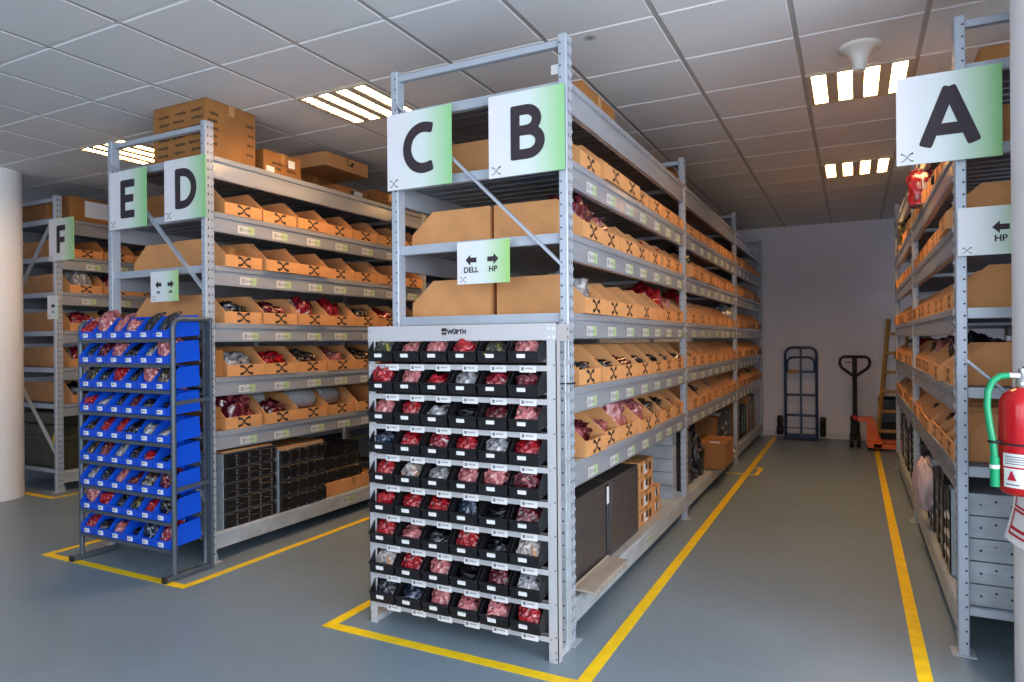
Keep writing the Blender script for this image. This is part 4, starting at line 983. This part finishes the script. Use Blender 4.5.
# ------------------------------------------------------------------ pallet jack
t = thing('pallet_jack', 'orange pallet jack with a black loop handle by the back wall', 'pallet jack', (1.262, 7.27, 0))
m = MB(); lp = [(-.02, 0, .98)] + [(-.155, 0, 1.085), (-.178, 0, 1.125), (-.184, 0, 1.17), (-.170, 0, 1.215), (-.135, 0, 1.24)] + [(.135, 0, 1.24), (.170, 0, 1.215), (.184, 0, 1.17), (.178, 0, 1.125), (.155, 0, 1.085), (.02, 0, .98)]
m.tube(lp, .021, 10); obj('handle_loop', m, M['rubber'], t)
m = MB(); m.box((-.030, -.02, .42), (.030, .02, 1.235), 0, .006); obj('handle_shaft', m, M['rubber'], t)
m = MB(); m.tube([(-.02, -.02, 1.16), (-.12, -.02, 1.165)], .007, 8); obj('release_lever', m, M['blackplastic'], t)
m = MB(); m.lathe([(.05, 0), (.06, .08), (.055, .25), (.035, .28), (.035, .36)], (0, 0, .10), 20); m.box((-.06, -.05, .36), (.06, .05, .42), 0, .01); obj('pump', m, M['rubber'], t)
m = MB(); m.lathe([(.02, -.04), (.032, -.03), (.032, .03), (.02, .04)], (0, -.06, .415), 14, 0, 'y'); obj('pivot', m, M['redsign'], t)
for sy in (-1, 1):
    m = MB(); m.lathe([(.03, -.025), (.085, -.025), (.093, -.015), (.093, .015), (.085, .025), (.03, .025)], (sy * .043, 0, .094), 24, 0, 'x'); obj('steer_wheel', m, M['rubber'], t)
m = MB(); m.prism([(.03, .37), (.03, .42), (.21, .42), (.235, .39), (.30, .12), (.32, .04), (.14, .04), (.14, .37)], 'y', -.11, .11); obj('body', m, M['orange'], t)
for sy in (-1, 1):
    m = MB(); y0 = sy * .11 if sy > 0 else sy * .11 - .16
    m.prism([(.22, .04), (1.30, .04), (1.42, .06), (1.42, .08), (1.36, .095), (.22, .095)], 'y', y0, y0 + .16); obj('fork', m, M['orange'], t)
    m = MB(); m.lathe([(.02, -.04), (.037, -.04), (.037, .04), (.02, .04)], (1.2, y0 + .08, .038), 14, 0, 'y'); obj('load_wheel', m, M['rubber'], t)
m = MB(); m.box((.15, -.27, .04), (.32, .27, .12), 0, .006); obj('crossmember', m, M['orange'], t)

# step ladder and the black cabinet behind it
t = thing('step_ladder', 'wooden step ladder leaning on the back wall beyond rack A', 'ladder', (1.534, 7.58, 0))
for x0, x1 in ((0, .17), (.46, .38)):
    m = MB(); m.bar((x0, 0, 0), (x1, .37, 1.76), .034, .07); obj('rail', m, M['wood'], t)
for k in range(6):
    f = (.20 + k * .27) / 1.76; m = MB(); xa = .17 * f; xb = .46 - .08 * f; yy = .37 * f
    m.box((xa, yy - .05, f * 1.76 - .02), (xb, yy + .03, f * 1.76 + .02), 0, .003); obj('step', m, M['wood'], t)
t = thing('tool_cabinet', 'black cabinet behind the lower steps of the wooden ladder', 'cabinet', (1.66, 7.89, 0))
m = MB(); m.box((-.10, -.075, .0), (.34, .075, .66), 0, .01); obj('body', m, M['rubber'], t)
m = MB(); m.box((-.07, -.083, .30), (.31, -.075, .62), 0, .004); obj('door', m, M['server'], t)
m = MB(); m.box((-.06, -.093, .40), (-.04, -.080, .55), 0, .003); obj('handle', m, M['serverdot'], t)

# ------------------------------------------------------------------ fire extinguisher and notices on the right column
EX, EY = 1.832, .165
t = thing('fire_extinguisher', 'red fire extinguisher with a green hose on the right column', 'fire extinguisher', (EX, EY, .885))
m = MB(); m.lathe([(.055, 0), (.072, .006), (.080, .02), (.080, .345), (.077, .365), (.066, .39), (.045, .408), (.022, .418)], (0, 0, 0), 40); obj('cylinder', m, M['red'], t)
m = MB(); m.lathe([(.020, .41), (.024, .42), (.024, .45), (.016, .455), (.016, .49)], (0, 0, 0), 18); m.box((-.05, -.012, .452), (.0, .012, .474), 0, .004); obj('valve', m, M['steelbright'], t)
m = MB(); m.bar((0, 0, .49), (.10, -.02, .53), .022, .012); m.bar((.0, 0, .475), (.11, -.02, .485), .022, .010); obj('handle', m, M['blackplastic'], t)
hp = [(-.045, -.005, .463), (-.075, -.008, .460), (-.100, -.012, .440), (-.116, -.016, .400), (-.119, -.02, .340), (-.112, -.025, .27), (-.102, -.03, .20), (-.098, -.03, .14)]
m = MB(); m.tube(hp, .0125, 12); obj('hose', m, M['green'], t)
m = MB(); m.tube([(-.098, -.03, .145), (-.097, -.03, .03)], .0165, 12); nz = obj('nozzle', m, M['green'], t)
m = MB(); m.tube([(-.098, -.03, .115), (-.0978, -.03, .10)], .0172, 12); obj('nozzle_band', m, M['paper'], nz)
m = MB(); m.tube([(.0812 * math.cos(a), .0812 * math.sin(a), .20 - .0 * a) for a in [PI + .35 + 2 * PI * k / 30 * .9 for k in range(-2, 31)]], .0045, 6); m.tube([(-.098 + .018 * math.cos(a), -.03 + .018 * math.sin(a), .205) for a in [2 * PI * k / 12 for k in range(13)]], .006, 6); obj('strap', m, M['rubber'], t)
def curved(m, r, a0, a1, z0, z1, mi=0, n=14):
    vs = []
    for k in range(n + 1):
        a = a0 + (a1 - a0) * k / n; vs += [(r * math.cos(a), r * math.sin(a), z0), (r * math.cos(a), r * math.sin(a), z1)]
    m.add(vs, [(2 * k, 2 * k + 2, 2 * k + 3, 2 * k + 1) for k in range(n)], mi, True)
A0 = math.radians(208); A1 = math.radians(318)
m = MB(); curved(m, .0806, A0, A1, .115, .165, 0); curved(m, .0806, A0 + .04, A1, .035, .108, 0)
for k in range(4): curved(m, .0809, A0 + .1, A1 - .1, .124 + k * .009, .128 + k * .009, 1)
am = A0 + .42
for q in range(8): m_ = .062 + q * .0045; curved(m, .0809, am - .19 + q * .022, am + .19 - q * .022, m_, m_ + .0046, 2, 4)
curved(m, .0809, A0 + .15, A0 + .75, .044, .049, 1)
obj('paper_label', m, [M['paper'], M['tagink'], M['redsign']], t)
m = MB(); m.box((.06, .06, .20), (.14, .12, .24)); m.box((.05, .05, .02), (.14, .12, .04)); obj('wall_bracket', m, M['blackplastic'], t)

def col_pt(th, z, r=.2725): return (2.115 + r * math.cos(th), .415 + r * math.sin(th), z)
# red sign strip above, paper notice with red frames below
th0 = math.radians(213)
t = thing('notice_sheet', 'white notice with red rounded frames taped to the right column', 'notice', (0, 0, 0))
PEEL = .045
def peel(z): return PEEL * max(0.0, min(1.0, (.90 - z) / .24)) ** 1.5
def sheet(mb, r, a0, a1, z0, z1, mi, n=10, shear=0.0, pl=False):
    rows = 8 if pl else 1; vs = []; fs = []
    for k in range(n + 1):
        a = a0 + (a1 - a0) * k / n; s_ = shear * (k / n)
        for q in range(rows + 1):
            z = z0 + (z1 - z0) * q / rows; x_, y_, _ = col_pt(a, 0, r + (peel(z) if pl else 0)); vs.append((x_, y_, z + s_))
    W = rows + 1
    for k in range(n):
        for q in range(rows): fs.append((k * W + q, (k + 1) * W + q, (k + 1) * W + q + 1, k * W + q + 1))
    mb.add(vs, fs, mi, True)
a0 = math.radians(188); a1 = math.radians(236)
m = MB(); sheet(m, .273, a0, a1, .665, .905, 0, shear=-.035, pl=True)
sh = obj('paper', m, [M['paper']], t)
m = MB()
def frame_on(m, a0, a1, z0, z1, sl, w_=.009, dw=.028):
    def P(b_, z, s_): x_, y_, _ = col_pt(b_, 0, .2742 + peel(z)); return (x_, y_, z + s_)
    span = a1 - a0
    for q in range(8):
        b0 = a0 + span * q / 8; b1 = a0 + span * (q + 1) / 8; s0 = sl * q / 8; s1 = sl * (q + 1) / 8
        for z in (z0, z1): m.add([P(b0, z, s0), P(b1, z, s1), P(b1, z + w_, s1), P(b0, z + w_, s0)], [(0, 1, 2, 3)], 0, True)
    for b0, s0 in ((a0, 0), (a1, sl)):
        for q in range(6):
            za = z0 + (z1 - z0) * q / 6; zb = z0 + (z1 - z0) * (q + 1) / 6 + (w_ if q == 5 else 0)
            m.add([P(b0, za, s0), P(b0 + dw, za, s0), P(b0 + dw, zb, s0), P(b0, zb, s0)], [(0, 1, 2, 3)], 0, True)
frame_on(m, a0 + .08, a1 - .08, .69, .785, -.028); frame_on(m, a0 + .08, a1 - .08, .715, .712, -.028); frame_on(m, a0 + .08, a1 - .08, .80, .885, -.028)
obj('red_frame', m, M['redsign'], t)
t = thing('wall_sign', 'red sign strip on the right column above the extinguisher', 'sign', (0, 0, 0))
m = MB(); sheet(m, .273, math.radians(214), math.radians(250), 1.40, 1.60, 0); obj('red_plate', m, M['redsign'], t)
m = MB(); sheet(m, .2733, math.radians(214), math.radians(216.5), 1.40, 1.49, 0); obj('white_edge', m, M['paper'], t)

# ------------------------------------------------------------------ camera, world, view
f_, yaw, pitch, roll, cx, cy = 671.2183, .4699, -.0006, -.0082, 1.2434, -3.0597
F = Vector((-math.sin(yaw) * math.cos(pitch), math.cos(yaw) * math.cos(pitch), math.sin(pitch))); R0 = Vector((math.cos(yaw), math.sin(yaw), 0)); U0 = R0.cross(F)
R = R0 * math.cos(roll) + U0 * math.sin(roll); U = -R0 * math.sin(roll) + U0 * math.cos(roll)
cam = bpy.data.cameras.new('camera'); cam.sensor_width = 36; cam.lens = f_ / 1024 * 36; cam.clip_start = .05
co = bpy.data.objects.new('camera', cam); COL.objects.link(co)
mm = Matrix((R, U, -F)).transposed().to_4x4(); mm.translation = (cx, cy, 1.5); co.matrix_world = mm
SC.camera = co
wd = bpy.data.worlds.new('world'); SC.world = wd; wd.use_nodes = True
wd.node_tree.nodes['Background'].inputs[0].default_value = (.6, .75, 1, 1); wd.node_tree.nodes['Background'].inputs[1].default_value = .3
vs_ = SC.view_settings; vs_.view_transform = 'Standard'; vs_.look = 'None'; vs_.exposure = 0.0; vs_.gamma = 1; vs_.use_curve_mapping = False
SC.cycles.use_denoising = True
SC.cycles.max_bounces = 8; SC.cycles.diffuse_bounces = 5; SC.cycles.sample_clamp_indirect = 4.0
